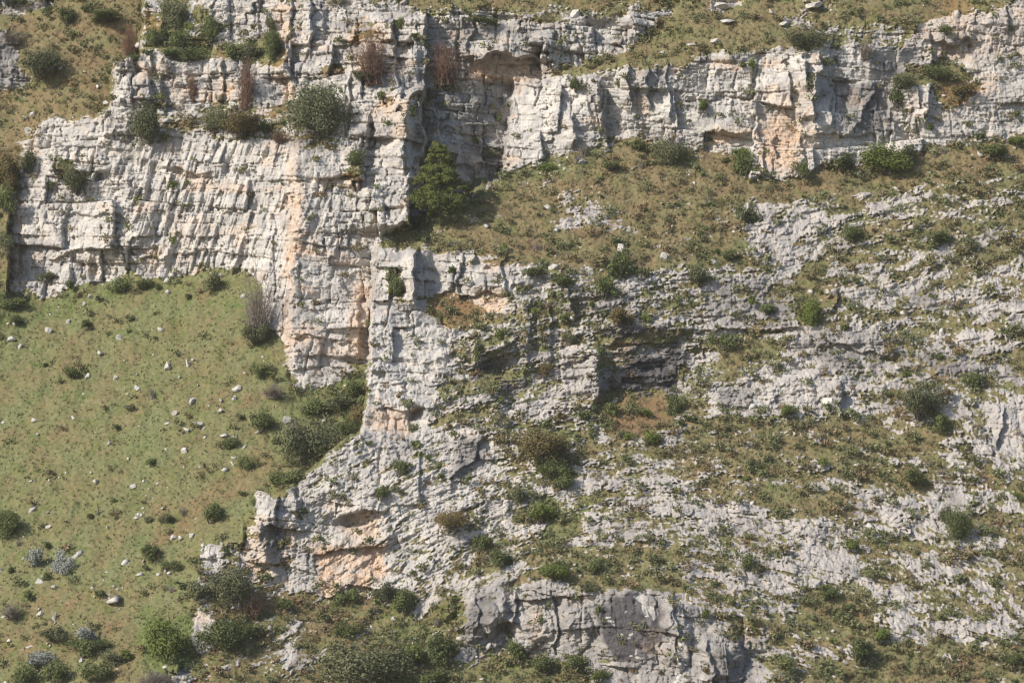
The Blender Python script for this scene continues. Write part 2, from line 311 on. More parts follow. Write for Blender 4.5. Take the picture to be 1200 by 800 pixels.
# ground cover: rock and soil run in streaks along the beds, which dip one way high up and the other way low down
wdn = smooth(230, 830, V)*smooth(300, 850, U)
Xp = np.clip(X, -12, 72)-38
BED = Zc - .20*X + Xp*.52*wdn
patch = .30*fbm(X/7.5 + .3*noise(X/3, Zc/3, 24), BED/2.0, 3, 21) + .34*fbm(X/1.9, BED/.75, 3, 22) + .36*noise(X/.42, BED/.27, 23)
veg = smooth(.36, .62, A['veg'] + patch*np.clip(1.25-np.abs(A['veg']-.5)*1.1, .25, 1)*(1-.45*A['cl']))
cl = A['cl']; sl = 1-cl
wxx = X + .30*fbm(X/3.1, Zc/4.1, 3, 31); wzz = Zc + .22*fbm(X/6.5, Zc/2.2, 3, 32) + .05*X
blk = A['blk']
D = np.zeros(X.shape, np.float32)
tiltx = np.zeros(X.shape, np.float32)
# bedding courses and joints, four scales
o, tx, tz, e, h, hr = brick(wxx, wzz, 4.6, 5.5, 41)
D += cl*blk*(.85*o + .42*tx + .25*tz - .32*np.exp(-(e/.16)**2)*(h>.3))
o, tx, tz, e, h2, hr2 = brick(wxx + .35*noise(X/.9, Zc/.9, 34), wzz + .12*noise(X/.8, Zc/.8, 35), 1.35, 2.3, 42)
D += cl*blk*(.32*o + .42*tx + .35*tz - .26*np.exp(-(e/.10)**2)*(h2>.35) + .10*(1-np.exp(-e/.25)) + .34*(hr2-.5)) * (.35 + .9*smooth(-.5, .4, noise(X/7, Zc/5, 36)))
o, tx, tz, e, h3, hr3 = brick(wxx, wzz + .08*noise(X/.6, Zc/.6, 37), .52, .95, 43)
D += cl*blk*(.12*o + .34*tx + .3*tz - .13*np.exp(-(e/.06)**2) + .13*(hr3-.5)) * (.3 + .9*smooth(-.3, .5, noise(X/4, Zc/2.5, 38)))
# vertical cracks, pits and fluting
rot = X - .30*Zc + .14*fbm(X/2.5, Zc/2.5, 2, 67)
D -= cl*.7*smooth(.86, 1.02, 1-np.abs(noise(wxx/3.8, wzz/16., 61))*1.7)*(.4+.6*blk)*smooth(-.1, .5, noise(X/6, Zc/4, 66))
fl = A['fl']
D += cl*fl*(.36*ridged(rot/1.7 + .15*noise(X/2, Zc/2, 62), Zc/15, 4, 63) + .16*noise(rot/.6, Zc/3.5, 68) - .3)
o, tx, tz, e, h6, hr6 = brick(rot, wzz, 3.4, .95, 48)
D += cl*np.clip(fl, 0, 1)*(.30*o + .45*tx + .2*tz - .18*np.exp(-(e/.08)**2)*(h6>.4))
D += cl*.10*ridged(wxx/1.1, wzz/1.3, 4, 64)
o, tx, tz, e, h4, hr4 = brick(wxx*.97+wzz*.22, wzz-wxx*.10, .30, .5, 45)
D += cl*(.10*o + .45*tx + .4*tz + .09*(hr4-.5))*(.25+.9*smooth(-.2, .5, noise(X/3, Zc/2.2, 46)))
D -= cl*.45*smooth(.62, .85, noise(X/.8, Zc/.9, 65))
# karst: lumps and runnels of the rocky slopes
rk = 1-veg
bedw = wzz + (BED-Zc)
f1, f2, cid, ax, ay = worley(wxx/2.0, bedw/1.15, 71)
g1, g2, cid2, bx, by = worley(wxx/.62, bedw/.52, 75)
lump = (cid-.5)*.55 + ax*(cid-.5)*1.2 + (1-f1)*.25 - .25*np.exp(-((f2-f1)/.10)**2)
lump2 = (cid2-.5)*.26 + (bx*(cid2-.5)+by*(.5-cid))*.5 - .14*np.exp(-((g2-g1)/.12)**2)
o, tx, tz, e, h5, hr5 = brick(wxx, bedw, .8, 2.4, 47)
rough = A['amp']*(.55*lump + lump2 + .34*(.6*o + 1.0*tx + .5*tz - .5*np.exp(-(e/.09)**2) + .5*(hr5-.5)) + .14*ridged(X/1.2, BED/.8, 4, 78))
D += sl*(rk*(.12 + .62*rough) + veg*A['amp']*.10*fbm(X/.5, Zc/.35, 3, 80))
D += cl*(.30*lump2 + .10*lump)*(1-.6*np.clip(fl, 0, 1))*(.5+.5*blk)
# low benches across the slopes, and broad heaves
D += sl*A['amp']*(.5*fbm(X/8, BED/1.9, 3, 81)*rk.clip(.35, 1) + .7*fbm(X/16, Zc/9, 3, 82))
D += cl*.55*fbm(X/9, Zc/9, 3, 83)
D -= cl*veg*.15
# buttress edges, overhangs and hollows read off the survey: the rock stands proud on one side of each line
def steps(lst, horiz):
    global D
    for s, dep, fall in lst:
        pts = P(s); xs = [p[0] for p in pts]; ys = [p[1] for p in pts]
        u0, u1, v0, v1 = min(xs)-90, max(xs)+90, min(ys)-90, max(ys)+90
        i0, i1 = np.searchsorted(ua, (u0, u1)); j0, j1 = np.searchsorted(va, (v0, v1)); sl_ = (slice(j0, j1), slice(i0, i1))
        uu = wu[sl_]; vv = wv[sl_]; d = pdist(uu, vv, pts)
        if horiz:
            o_ = np.argsort(xs); line = np.interp(uu, np.array(xs)[o_], np.array(ys)[o_]); sg = line-vv; end = smooth(12, 0, np.maximum(min(xs)-uu, uu-max(xs)))
        else:
            o_ = np.argsort(ys); line = np.interp(vv, np.array(ys)[o_], np.array(xs)[o_]); sg = line-uu; end = smooth(12, 0, np.maximum(min(ys)-vv, vv-max(ys)))
        if dep < 0: sg = -sg
        dep *= .62
        D[sl_] += abs(dep)*smooth(-1.2, 1.2, sg)*np.exp(-np.clip(sg, 0, None)/fall)*end
        D[sl_] -= .35*abs(dep)*smooth(1.2, -1.2, sg)*np.exp(-np.clip(-sg, 0, None)/(fall*.6))*end
for u_, v_, ru, rv, dep in ((515,712,22,18,1.),(560,726,26,26,2.),(620,730,24,36,1.9),(668,735,22,34,1.7),(737,738,42,46,1.1),(790,745,20,44,1.7),(845,760,24,36,1.8),(900,790,30,24,1.4)):
    D += dep*np.clip(1-((wu-u_)/ru)**2-((wv-v_)/rv)**2, 0, 1)**.6
steps([('648 700 650 756',1.8,16),('592 706 590 728',1.2,12),('560 705 556 740',1.,12),('790 700 795 770',1.4,16),('156 74 158 118',2,10),('178 74 180 140',2,10),('190 98 193 126',2,10),('262 80 258 118',1.6,14),('284 66 289 120',1.4,14),('345 0 338 70',1.6,14),('362 5 366 60',2,14),('411 95 408 150',2,16),
 ('434 140 428 180 420 215',2.6,14),('462 30 465 95',2.5,16),('495 112 495 160 490 230 480 262',11,30),('500 28 497 108',3,18),('508 105 520 160',1,12),('553 25 550 60',1.6,14),('400 335 421 345 420 412',1.5,20),
 ('488 297 486 350',4,18),('540 305 538 345',1.3,14),('624 352 620 400 614 450',.7,10),('646 366 641 430',.8,10),('702 412 703 468',2.2,22),('664 345 672 372',1.6,12),('701 104 713 166',2.3,14),('672 138 675 166',1.5,12),
 ('736 84 740 120',1.5,12),('757 84 760 118',1.6,12),('781 82 783 140',1.3,14),('884 100 884 150 878 205',-2.6,26),('604 98 596 150 587 205',-2.2,22),('942 66 945 100',2,14),('960 74 953 130',3.2,20),('981 100 970 142',1.6,12),('1024 110 1000 150',1.1,12),
 ('1045 96 1042 162',-1.2,16),('1088 112 1085 142',1.6,16),('988 458 985 478',1.3,14),('308 612 312 652',1.3,10),('345 578 352 616',1.2,14),('604 704 600 724',2.2,14),('703 700 702 760',-1.4,16),('564 514 557 540 530 560',1.4,14),
 ('433 385 431 440 425 506',-1.5,16),('345 190 342 330 346 455',-1.6,14),('232 720 226 760',-1.2,8),('830 760 836 800',1.6,16),('868 756 872 800',1.6,14),('980 345 972 362',1.4,14),('1178 488 1168 520',1.4,14),('590 300 592 336',1.2,14),('656 416 658 460',-1.2,12)], False)
steps([('552 67 600 65 638 73',3.2,14),('345 392 430 404',.9,12),('355 412 436 422',1.1,12),('60 303 125 290 190 302 250 292',1.,12),('544 345 594 346',1.6,14),('554 430 575 418 596 412',1.5,12),('716 403 780 403',.9,12),
 ('318 617 350 621',2,12),('378 652 410 640 430 644 452 636',1.7,12),('398 606 444 598',2.2,14),('826 153 876 157',1.3,16),('440 477 500 480',.9,10),('574 738 602 726',1.6,12),('400 270 470 276',1.2,14),('428 236 470 244',1.2,12),('352 270 400 274',.8,12),
 ('500 196 590 192',1.,16),('520 150 590 146',.8,12),('970 398 1040 420',1.2,14),('840 388 930 384',1.4,14),('1104 50 1132 48',2,12),('196 196 240 204',1.2,12),('60 245 150 255',.9,14),('640 430 700 418',1.1,12),('960 158 1044 158',.9,14),('620 694 690 700',1,14),('440 420 520 425',.5,10),('440 450 520 452',.5,10)], True)
for u_, v_, ru, rv, dep in ((486,485,6,8,2.4),(1118,56,10,12,2),(576,426,10,5,1.6),(570,190,16,22,1.4),(412,611,16,8,2.4),(440,652,10,7,1.6),(714,446,9,18,2.2),(268,196,8,10,1),(176,205,6,8,1),(110,318,5,12,1.8),(400,660,12,8,1.2),(586,420,8,6,1.5),(990,180,20,12,.8),(690,150,8,8,.8)):
    D -= .6*dep*np.exp(-((wu-u_)/ru)**2-((wv-v_)/rv)**2)
Yf = Yb - D
SC = (CAM+Yb)/CAM
X = (U-600)/10*SC; Zc = (400-V)/10*SC
NXv, NYv = len(ua), len(va)
co = np.stack([X, Yf, Zc], -1).astype(np.float32)
nf = 255
# colour survey per vertex; dk and bright also carry some painted shade and light
c1 = fbm(X/2.2, Zc/2.2, 3, 91); c2 = noise(X/.7, Zc/.7, 95)
orr = np.clip(A['orr']*(1.35+.9*c1+.4*c2) + .55*smooth(.2, .8, fbm(X/4.5, Zc/3, 3, 97))*cl - .05, 0, 1)
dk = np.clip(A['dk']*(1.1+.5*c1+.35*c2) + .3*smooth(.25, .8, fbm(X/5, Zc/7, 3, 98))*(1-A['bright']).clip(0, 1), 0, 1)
br = np.clip(A['br'] + .35*fbm(X/4, Zc/2.5, 3, 99), 0, 1)
lush = np.clip(A['lush']*1.1 + .45*smooth(.1, .7, fbm(X/2.8, Zc/1.8, 3, 102)) - .06, 0, 1)
# pale scars on the great dark slab and washed streaks on the crag
for u_, v_, ru, rv in ((715,729,3,2.5),(713,721,2,2),(730,744,4,2),(736,746,5,2.6),(741,741,3,2),(728,740,2,2),(745,760,2,3),(747,768,4,3),(752,771,2,2),(735,714,2,1.5),(717,733,1.5,1.5),(738,764,1.5,1.5),(745,775,3,1.5),(757,705,4,12),(752,700,9,4),(764,715,3,10)):
    m_ = ((wu-u_)/ru)**2+((wv-v_)/rv)**2 < 1+.5*c2; dk = np.where(m_, 0, dk)
for s_, w_ in (('796 745 794 800', 3), ('868 120 870 150', 2.5), ('955 168 945 195', 4), ('855 112 852 140', 2.5), ('160 270 158 300', 3)):
    m_ = pdist(wu, wv, P(s_)) < w_*(1+.6*c2); A['bright'] = np.where(m_, 1.6, A['bright']); dk = np.where(m_, 0, dk)
streak = fbm((X+Zc)/16, (X-Zc)/2.6, 3, 104)*(A['cl'] < .3)*((U < 440) & (V > 300))
br = np.clip(br + .38*streak + .15*smooth(5, 0, pdist(wu, wv, P('180 640 260 592 350 540'))/3), 0, 1)
att1 = np.stack([veg, br, orr, dk], -1).astype(np.float32)
att2 = np.stack([lush, np.clip(A['bright']*1.15, 0, 1), np.clip(h2*.6+cid*.4, 0, 1)*np.ones_like(veg), cl], -1).astype(np.float32)

def face_mesh(name, verts, quads, mat, atts=(), smooth_=False):
    me = bpy.data.meshes.new(name)
    nv, nq = len(verts), len(quads); k = quads.shape[1]
    me.vertices.add(nv); me.vertices.foreach_set('co', verts.astype(np.float32).ravel())
    me.loops.add(nq*k); me.loops.foreach_set('vertex_index', quads.astype(np.int32).ravel())
    me.polygons.add(nq); me.polygons.foreach_set('loop_start', (np.arange(nq)*k).astype(np.int32))
    me.update(calc_edges=True)
    for an, arr in atts:
        if arr.ndim == 2:
            a = me.attributes.new(an, 'FLOAT_COLOR', 'POINT'); a.data.foreach_set('color', arr.astype(np.float32).ravel())
        else:
            a = me.attributes.new(an, 'FLOAT', 'POINT'); a.data.foreach_set('value', arr.astype(np.float32).ravel())
    if smooth_: me.polygons.foreach_set('use_smooth', np.ones(nq, bool))
    me.materials.append(mat)
    return me
def link(name, me, parent=None, **props):
    o = bpy.data.objects.new(name, me); col.objects.link(o)
    if parent: o.parent = parent
    for k, v in props.items(): o[k] = v
    return o

# ------------------------------------------------------------------ materials
class NT:
    def __init__(s, name):
        s.m = bpy.data.materials.new(name); s.m.use_nodes = True; s.t = s.m.node_tree; s.t.nodes.clear()
    def n(s, ty, **kw):
        nd = s.t.nodes.new(ty)
        for k, v in kw.items():
            if k.startswith('_'): nd.inputs[int(k[1:])].default_value = v
            else: setattr(nd, k, v)
        return nd
    def l(s, a, b): s.t.links.new(a, b)
    def mix(s, f, a, b):
        nd = s.n('ShaderNodeMix', data_type='RGBA')
        for sock, v in ((nd.inputs[0], f), (nd.inputs[6], a), (nd.inputs[7], b)):
            if isinstance(v, bpy.types.NodeSocket): s.l(v, sock)
            elif isinstance(v, tuple): sock.default_value = (*v, 1)
            else: sock.default_value = v
        return nd.outputs[2]
    def math(s, op, a, b=0., c=None, clamp=False):
        nd = s.n('ShaderNodeMath', operation=op, use_clamp=clamp)
        for i, v in enumerate((a, b) if c is None else (a, b, c)):
            if isinstance(v, bpy.types.NodeSocket): s.l(v, nd.inputs[i])
            else: nd.inputs[i].default_value = v
        return nd.outputs[0]
    def noise(s, co_, scale, det=3, rough=.6):
        nd = s.n('ShaderNodeTexNoise'); nd.inputs['Scale'].default_value = scale; nd.inputs['Detail'].default_value = det; nd.inputs['Roughness'].default_value = rough
        s.l(co_, nd.inputs['Vector']); return nd.outputs['Fac']
    def ramp(s, f, a, b):
        nd = s.n('ShaderNodeMapRange', interpolation_type='SMOOTHSTEP'); s.l(f, nd.inputs[0]); nd.inputs[1].default_value = a; nd.inputs[2].default_value = b; return nd.outputs[0]
    def out(s, colr, rough=.9, bump=None, bstr=.3, bd=.1, spec=.15, trans=0):
        p = s.n('ShaderNodeBsdfPrincipled'); o = s.n('ShaderNodeOutputMaterial')
        if isinstance(colr, tuple): p.inputs['Base Color'].default_value = (*colr, 1)
        else: s.l(colr, p.inputs['Base Color'])
        p.inputs['Roughness'].default_value = rough; p.inputs['Specular IOR Level'].default_value = spec
        if bump is not None:
            b = s.n('ShaderNodeBump'); b.inputs['Strength'].default_value = bstr; b.inputs['Distance'].default_value = bd
            s.l(bump, b.inputs['Height']); s.l(b.outputs[0], p.inputs['Normal'])
        if trans:
            t = s.n('ShaderNodeBsdfTranslucent'); mx = s.n('ShaderNodeMixShader', _0=trans)
            if isinstance(colr, tuple): t.inputs[0].default_value = (*colr, 1)
            else: s.l(colr, t.inputs[0])
            s.l(p.outputs[0], mx.inputs[1]); s.l(t.outputs[0], mx.inputs[2]); s.l(mx.outputs[0], o.inputs[0])
        else: s.l(p.outputs[0], o.inputs[0])
        return s.m
def ground_mat():
    t = NT('limestone_and_turf')
    g = t.n('ShaderNodeNewGeometry').outputs['Position']
    a1 = t.n('ShaderNodeAttribute', attribute_name='survey'); a2 = t.n('ShaderNodeAttribute', attribute_name='survey_b')
    s1 = t.n('ShaderNodeSeparateColor'); s2 = t.n('ShaderNodeSeparateColor'); t.l(a1.outputs['Color'], s1.inputs[0]); t.l(a2.outputs['Color'], s2.inputs[0])
    vg, brn, orn = s1.outputs; dk_ = a1.outputs['Alpha']; lu, brt, bid = s2.outputs; clf = a2.outputs['Alpha']
    nA = t.noise(g, .45, 5, .65); nB = t.noise(g, 2.2, 4, .65); nC = t.noise(g, 7., 3, .7)
    # rock
    rock = t.mix(t.ramp(nA, .40, .60), (.33, .31, .295), (.59, .555, .51))
    rock = t.mix(t.math('MULTIPLY', t.ramp(t.noise(g, .9, 4, .6), .5, .66), .6), rock, (.60, .50, .40))
    rock = t.mix(t.math('MULTIPLY', t.ramp(nB, .50, .72), .45), rock, (.31, .295, .28))
    rock = t.mix(t.math('MULTIPLY', t.ramp(nC, .52, .75), .35), rock, (.66, .62, .57))
    rock = t.mix(t.math('MULTIPLY', t.ramp(nC, .46, .32), .6), rock, (.20, .19, .165))
    rock = t.mix(t.math('MULTIPLY', t.ramp(t.noise(g, 3.6, 3, .6), .60, .68), .55), rock, (.21, .20, .17))
    rock = t.mix(t.math('MULTIPLY', bid, .28), rock, (.34, .325, .31))
    rock = t.mix(t.math('MULTIPLY', t.math('SUBTRACT', 1., clf), .55), rock, t.mix(nB, (.34, .305, .285), (.50, .45, .41)))
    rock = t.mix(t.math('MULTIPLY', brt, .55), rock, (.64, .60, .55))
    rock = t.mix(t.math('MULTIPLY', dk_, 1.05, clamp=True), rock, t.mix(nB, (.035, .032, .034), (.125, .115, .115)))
    # black lichen streaks run down the faces
    mp = t.n('ShaderNodeMapping'); mp.inputs['Scale'].default_value = (1.4, 1.4, .28); t.l(g, mp.inputs[0])
    st = t.noise(mp.outputs[0], 1.0, 5, .75)
    rock = t.mix(t.math('MULTIPLY', t.ramp(st, .54, .68), .6), rock, (.19, .185, .175))
    oc = t.mix(t.ramp(nB, .35, .65), (.46, .29, .18), (.60, .47, .36))
    rock = t.mix(t.math('MULTIPLY', orn, t.math('MULTIPLY', t.ramp(nA, .22, .5), t.ramp(nB, .2, .5))), rock, oc)
    # soil and turf
    gr = t.mix(t.ramp(nB, .35, .65), (.205, .195, .098), (.140, .150, .064))
    bn = t.mix(t.ramp(nB, .35, .68), (.245, .155, .085), (.155, .106, .060))
    bn = t.mix(t.math('MULTIPLY', t.ramp(nA, .52, .72), .6), bn, (.275, .215, .13))
    turf = t.mix(brn, gr, bn)
    turf = t.mix(t.math('MULTIPLY', orn, t.ramp(nB, .25, .5)), turf, (.31, .155, .065))
    turf = t.mix(t.math('MULTIPLY', lu, t.ramp(nB, .30, .60)), turf, (.10, .135, .036))
    turf = t.mix(t.math('MULTIPLY', t.ramp(nC, .60, .78), .55), turf, (.34, .29, .205))
    turf = t.mix(t.math('MULTIPLY', t.ramp(nC, .46, .30), .5), turf, (.095, .10, .055))
    f = t.math('ADD', vg, t.math('MULTIPLY', t.math('SUBTRACT', nC, .5), 1.1))
    colr = t.mix(t.ramp(f, .38, .62), rock, turf)
    return t.out(colr, .95, t.math('ADD', t.math('MULTIPLY', nC, .6), nB), .55, .16)
GM = ground_mat()
# the sheet is cut along the survey lines into its landforms; they share their border vertices' positions
SN = ['rocky_hillside', 'grassy_slope', 'brown_ledge', 'distant_hillside', 'cliff', 'upper_hillside', 'crag']
um = .5*(wu[:-1, :-1]+wu[1:, 1:]); vm = .5*(wv[:-1, :-1]+wv[1:, 1:])
sid = L['sid'][np.clip(np.round((vm-RY)/ST).astype(int), 0, NY-1), np.clip(np.round((um-RX)/ST).astype(int), 0, NX-1)].astype(int)
idx = np.arange(NXv*NYv).reshape(NYv, NXv)
quads = np.stack([idx[:-1, :-1], idx[1:, :-1], idx[1:, 1:], idx[:-1, 1:]], -1)
cf = co.reshape(-1, 3); a1f = att1.reshape(-1, 4); a2f = att2.reshape(-1, 4)
for k, nm in enumerate(SN):
    q = quads[sid == k]
    if not len(q): continue
    used = np.zeros(len(cf), bool); used[q.ravel()] = True
    remap = np.cumsum(used)-1
    me = face_mesh(nm, cf[used], remap[q], GM, (('survey', a1f[used]), ('survey_b', a2f[used])))
    link(nm, me, kind='structure')
# ------------------------------------------------------------------ where things stand
def ground(u, v):
    u = np.asarray(u, np.float32); v = np.asarray(v, np.float32)
    i = np.clip(np.searchsorted(ua, u), 1, NXv-1); j = np.clip(np.searchsorted(va, v), 1, NYv-1)
    i -= (u-ua[i-1] < ua[i]-u); j -= (v-va[j-1] < va[j]-v)
    return cf[idx[j, i]]
def field(arr, u, v):
    i = np.clip(np.searchsorted(ua, u), 1, NXv-1); j = np.clip(np.searchsorted(va, v), 1, NYv-1)
    return arr[j, i]
# ------------------------------------------------------------------ plants
def leaves(cen, nrm, size, tone, asp=.55):
    """one small quad per leaf cluster: centre, facing, size, tone"""
    n = len(cen); r = rs.normal(size=(n, 3)); t = np.cross(nrm, r); t /= np.linalg.norm(t, axis=1)[:, None]+1e-9
    b = np.cross(nrm, t); b /= np.linalg.norm(b, axis=1)[:, None]+1e-9
    s = size[:, None]
    v = np.stack([cen-t*s*.5, cen-b*s*.5*asp+t*s*.05, cen+t*s*.5, cen+b*s*.5*asp-t*s*.05], 1).reshape(-1, 3)
    q = np.arange(n*4).reshape(n, 4)
    return v, q, np.repeat(tone, 4)
def crown_pts(w, h, n, k=9, flat=0., fuzz=.24, base=.0):
    """points spread through several uneven lobes of a bush w wide and h tall standing on z=0"""
    C_, R_ = [], []
    for i in range(k):
        a = rs.rand()*6.28; rr = math.sqrt(rs.rand())*.40*w*(1+.25*math.sin(2*a)); z = h*(.24+base+.52*rs.rand()*(1-flat))
        C_.append((math.cos(a)*rr, math.sin(a)*rr, z)); R_.append(min(w, h*1.3)*(.10+.19*rs.rand()))
    C_ = np.array(C_); R_ = np.array(R_)
    i = rs.choice(k, n, p=R_**2/(R_**2).sum())
    d = rs.normal(size=(n, 3)); d /= np.linalg.norm(d, axis=1)[:, None]
    rad = R_[i]*(.55+.5*rs.rand(n)**.5) * (1+fuzz*rs.normal(size=n))
    # leaf sprays gather in small clusters
    ph = np.sin(d[:, 0]*5+i)*np.sin(d[:, 1]*5+2*i)*np.sin(d[:, 2]*5+3)
    rad *= (1+.22*ph)*np.where(rs.rand(n) < .08, 1.25, 1)
    p = C_[i] + d*rad[:, None]; p[:, 2] = np.maximum(p[:, 2], .03*h*rs.rand(n))
    return p, d, (rs.rand(k)*.5+.75)[i], C_
def foliage(name, w, h, n, leaf, mat, k=9, **kw):
    p, d, tn, C_ = crown_pts(w, h, n, k, **kw)
    nr = d*.8 + rs.normal(size=(n, 3))*.55 + np.array([0, 0, .25]); nr /= np.linalg.norm(nr, axis=1)[:, None]
    v, q, t = leaves(p, nr, leaf*(.6+.8*rs.rand(n)), tn*(.75+.5*rs.rand(n)))
    return face_mesh(name, v, q, mat, (('tone', t),)), C_
def tube(path, rad, sides=5):
    path = np.array(path, float); n = len(path); vs_, qs_ = [], []
    for i in range(n):
        t = path[min(i+1, n-1)]-path[max(i-1, 0)]; t /= np.linalg.norm(t)+1e-9
        a = np.cross(t, [0.3, 1, .1]); a /= np.linalg.norm(a); b = np.cross(t, a)
        for s in range(sides):
            th = 6.2832*s/sides; vs_.append(path[i]+rad[i]*(a*math.cos(th)+b*math.sin(th)))
    for i in range(n-1):
        for s in range(sides): qs_.append((i*sides+s, i*sides+(s+1) % sides, (i+1)*sides+(s+1) % sides, (i+1)*sides+s))
    return np.array(vs_), np.array(qs_)
def merge(parts):
    v, q, o = [], [], 0
    for a, b in parts: v.append(a); q.append(b+o); o += len(a)
    return np.concatenate(v), np.concatenate(q)
def stems(name, C_, r, mat, trunk=None):
    ps = []
    for c in C_:
        s = trunk if trunk is not None else np.array([rs.normal()*.05, rs.normal()*.05, -.3])
        s0 = np.array([0, 0, -.3]) if trunk is not None else s
        m = (np.asarray(s)+c)/2 + rs.normal(size=3)*.08*np.linalg.norm(c)
        ps.append(tube([s0, s, m, c] if trunk is not None else [s, m, c], [r, r*.8, r*.55, r*.2] if trunk is not None else [r, r*.6, r*.2]))
    v, q = merge(ps); return face_mesh(name, v, q, mat)
def twigs(name, w, h, n, r, mat):
    """a leafless bush: many thin branching twigs"""
    ps = []
    for i in range(n):
        a = rs.rand()*6.28; rr = w*.5*rs.rand()**.6; z = h*(.25+.75*rs.rand())*(1-.45*(rr/(w*.5))**2)
        tip = np.array([math.cos(a)*rr, math.sin(a)*rr, z]); s = tip*np.array([.45, .45, 0])+rs.normal(size=3)*.05*w*np.array([1, 1, 0]); m = tip*np.array([.55, .55, .55])+rs.normal(size=3)*.06*w
        ps.append(tube([s-[0, 0, .2], m, tip], [r*1.4, r, r*.35], 3))
        for j in range(5):
            t = .35+.6*rs.rand(); b = m+(tip-m)*t if t > .5 else s+(m-s)*2*t
            e = b + rs.normal(size=3)*.16*w*np.array([1, 1, .8]) + np.array([0, 0, .05*h])
            ps.append(tube([b, e], [r*.6, r*.25], 3))
    v, q = merge(ps); return face_mesh(name, v, q, mat)
def leaf_mat(name, a, b, trans=.12):
    t = NT(name); tn = t.n('ShaderNodeAttribute', attribute_name='tone').outputs['Fac']; oi = t.n('ShaderNodeObjectInfo').outputs['Random']
    c = t.mix(t.math('ADD', t.math('MULTIPLY', tn, .55), t.math('MULTIPLY', t.math('SUBTRACT', oi, .5), .5), clamp=True), a, b)
    return t.out(c, .75, spec=.25, trans=trans)
def bark_mat(name, a, b):
    t = NT(name); g = t.n('ShaderNodeTexCoord').outputs['Object']; return t.out(t.mix(t.ramp(t.noise(g, 6, 4), .35, .65), a, b), .9)
M = dict(
    green=leaf_mat('lentisk_leaves', (.072, .090, .030), (.170, .195, .072)),
    grey=leaf_mat('olive_leaves', (.078, .084, .038), (.180, .186, .098)),
    bright=leaf_mat('spurge_leaves', (.080, .105, .020), (.190, .225, .060)),
    silver=leaf_mat('silver_leaves', (.17, .18, .16), (.42, .43, .39)),
    pine=leaf_mat('pine_needles', (.050, .066, .015), (.150, .170, .045)),
    autumn=leaf_mat('ochre_leaves', (.10, .085, .035), (.20, .15, .065)),
    bare=bark_mat('bare_twigs', (.20, .165, .145), (.30, .26, .23)),
    red=bark_mat('red_twigs', (.16, .09, .065), (.25, .16, .12)),
    bark=bark_mat('bark', (.09, .075, .06), (.17, .145, .12)))
def scrub_mat():
    t = NT('scrub_leaves'); tn = t.n('ShaderNodeAttribute', attribute_name='tone').outputs['Fac']; hu = t.n('ShaderNodeAttribute', attribute_name='hue').outputs['Fac']
    a = t.mix(hu, (.095, .108, .048), (.165, .115, .065)); b = t.mix(hu, (.220, .235, .110), (.300, .215, .120))
    return t.out(t.mix(t.math('MULTIPLY', tn, .6, clamp=True), a, b), .8, spec=.2, trans=.1)
def grass_mat():
    t = NT('grass_blades'); tn = t.n('ShaderNodeAttribute', attribute_name='tone').outputs['Fac']; hu = t.n('ShaderNodeAttribute', attribute_name='hue').outputs['Fac']
    a = t.mix(hu, (.125, .13, .055), (.18, .13, .075)); b = t.mix(hu, (.235, .23, .115), (.36, .275, .17))
    return t.out(t.mix(t.math('MULTIPLY', tn, .6, clamp=True), a, b), .85, spec=.15, trans=.15)
SCM = scrub_mat(); GRM = grass_mat()

LEAFK = ('green', 'grey', 'bright', 'silver', 'autumn')
PROTO = {}
def proto(kind, size):
    """size in metres picks the class; returns (parts, nominal width, nominal height)"""
    cls = 1.3 if size < 1.9 else 2.6 if size < 3.8 else 5.2
    var = random.randrange(3); key = (kind, cls, var)
    if key in PROTO: return PROTO[key]
    h = cls*.85
    if kind in LEAFK:
        n = {1.3: 420, 2.6: 1900, 5.2: 6500}[cls]; lf = {1.3: .19, 2.6: .22, 5.2: .27}[cls]
        if kind == 'grey': n = int(n*.75)
        me, C_ = foliage('crown', cls, h, n, lf, M[kind], {1.3: 5, 2.6: 9, 5.2: 17}[cls])
        parts = [('crown', me)]
        if cls > 2: parts.append(('stem', stems('stem', C_, .035*cls**.6, M['bark'])))
    elif kind in ('bare', 'red'):
        n = {1.3: 26, 2.6: 60, 5.2: 120}[cls]
        parts = [('branches', twigs('branches', cls, h*1.25, n, .022+.004*cls, M[kind]))]
        me, C_ = foliage('sparse_leaves', cls*.9, h*1.1, n*5, .15, M['autumn' if kind == 'bare' else 'red'] if kind == 'bare' else M['autumn'], 8)
        parts.append(('sparse_leaves', me))
        h *= 1.1
    PROTO[key] = (parts, cls, h); return PROTO[key]
def plant(u, v, w, h, kind, label, group=None, name=None, category='bush'):
    p = ground([u], [min(v + h*.5, 990)])[0]; s = (CAM+p[1])/CAM
    W, H = w/10*s, h/10*s
    parts, pw, ph = proto(kind, max(W, H))
    name = name or ('bare_shrub' if kind in ('bare', 'red') else 'shrub')
    multi = len(parts) > 1 and max(W, H) >= 1.9
    if multi:
        r = link(name, None)
        for pn, me in parts: link(pn, me, r)
    else:
        r = link(name, parts[0][1])
    yc = float(ground([u], [v])[0][1]); sh = min(max(-.3*W + .5*(yc-float(p[1])), -.35*W), .1*W)
    r.location = (float(p[0]), float(p[1])+sh, float(p[2])-.08*H); r.rotation_euler = (0, 0, random.random()*6.28)
    k = W/pw*.95; q_ = random.uniform(.78, 1.12); r.scale = (k*q_, k/q_, H/ph*random.uniform(.85, 1.02)); r.rotation_euler[0] = random.uniform(-.12, .12); r.rotation_euler[1] = random.uniform(-.12, .12)
    r['label'] = label; r['category'] = category
    if group: r['group'] = group
    return r
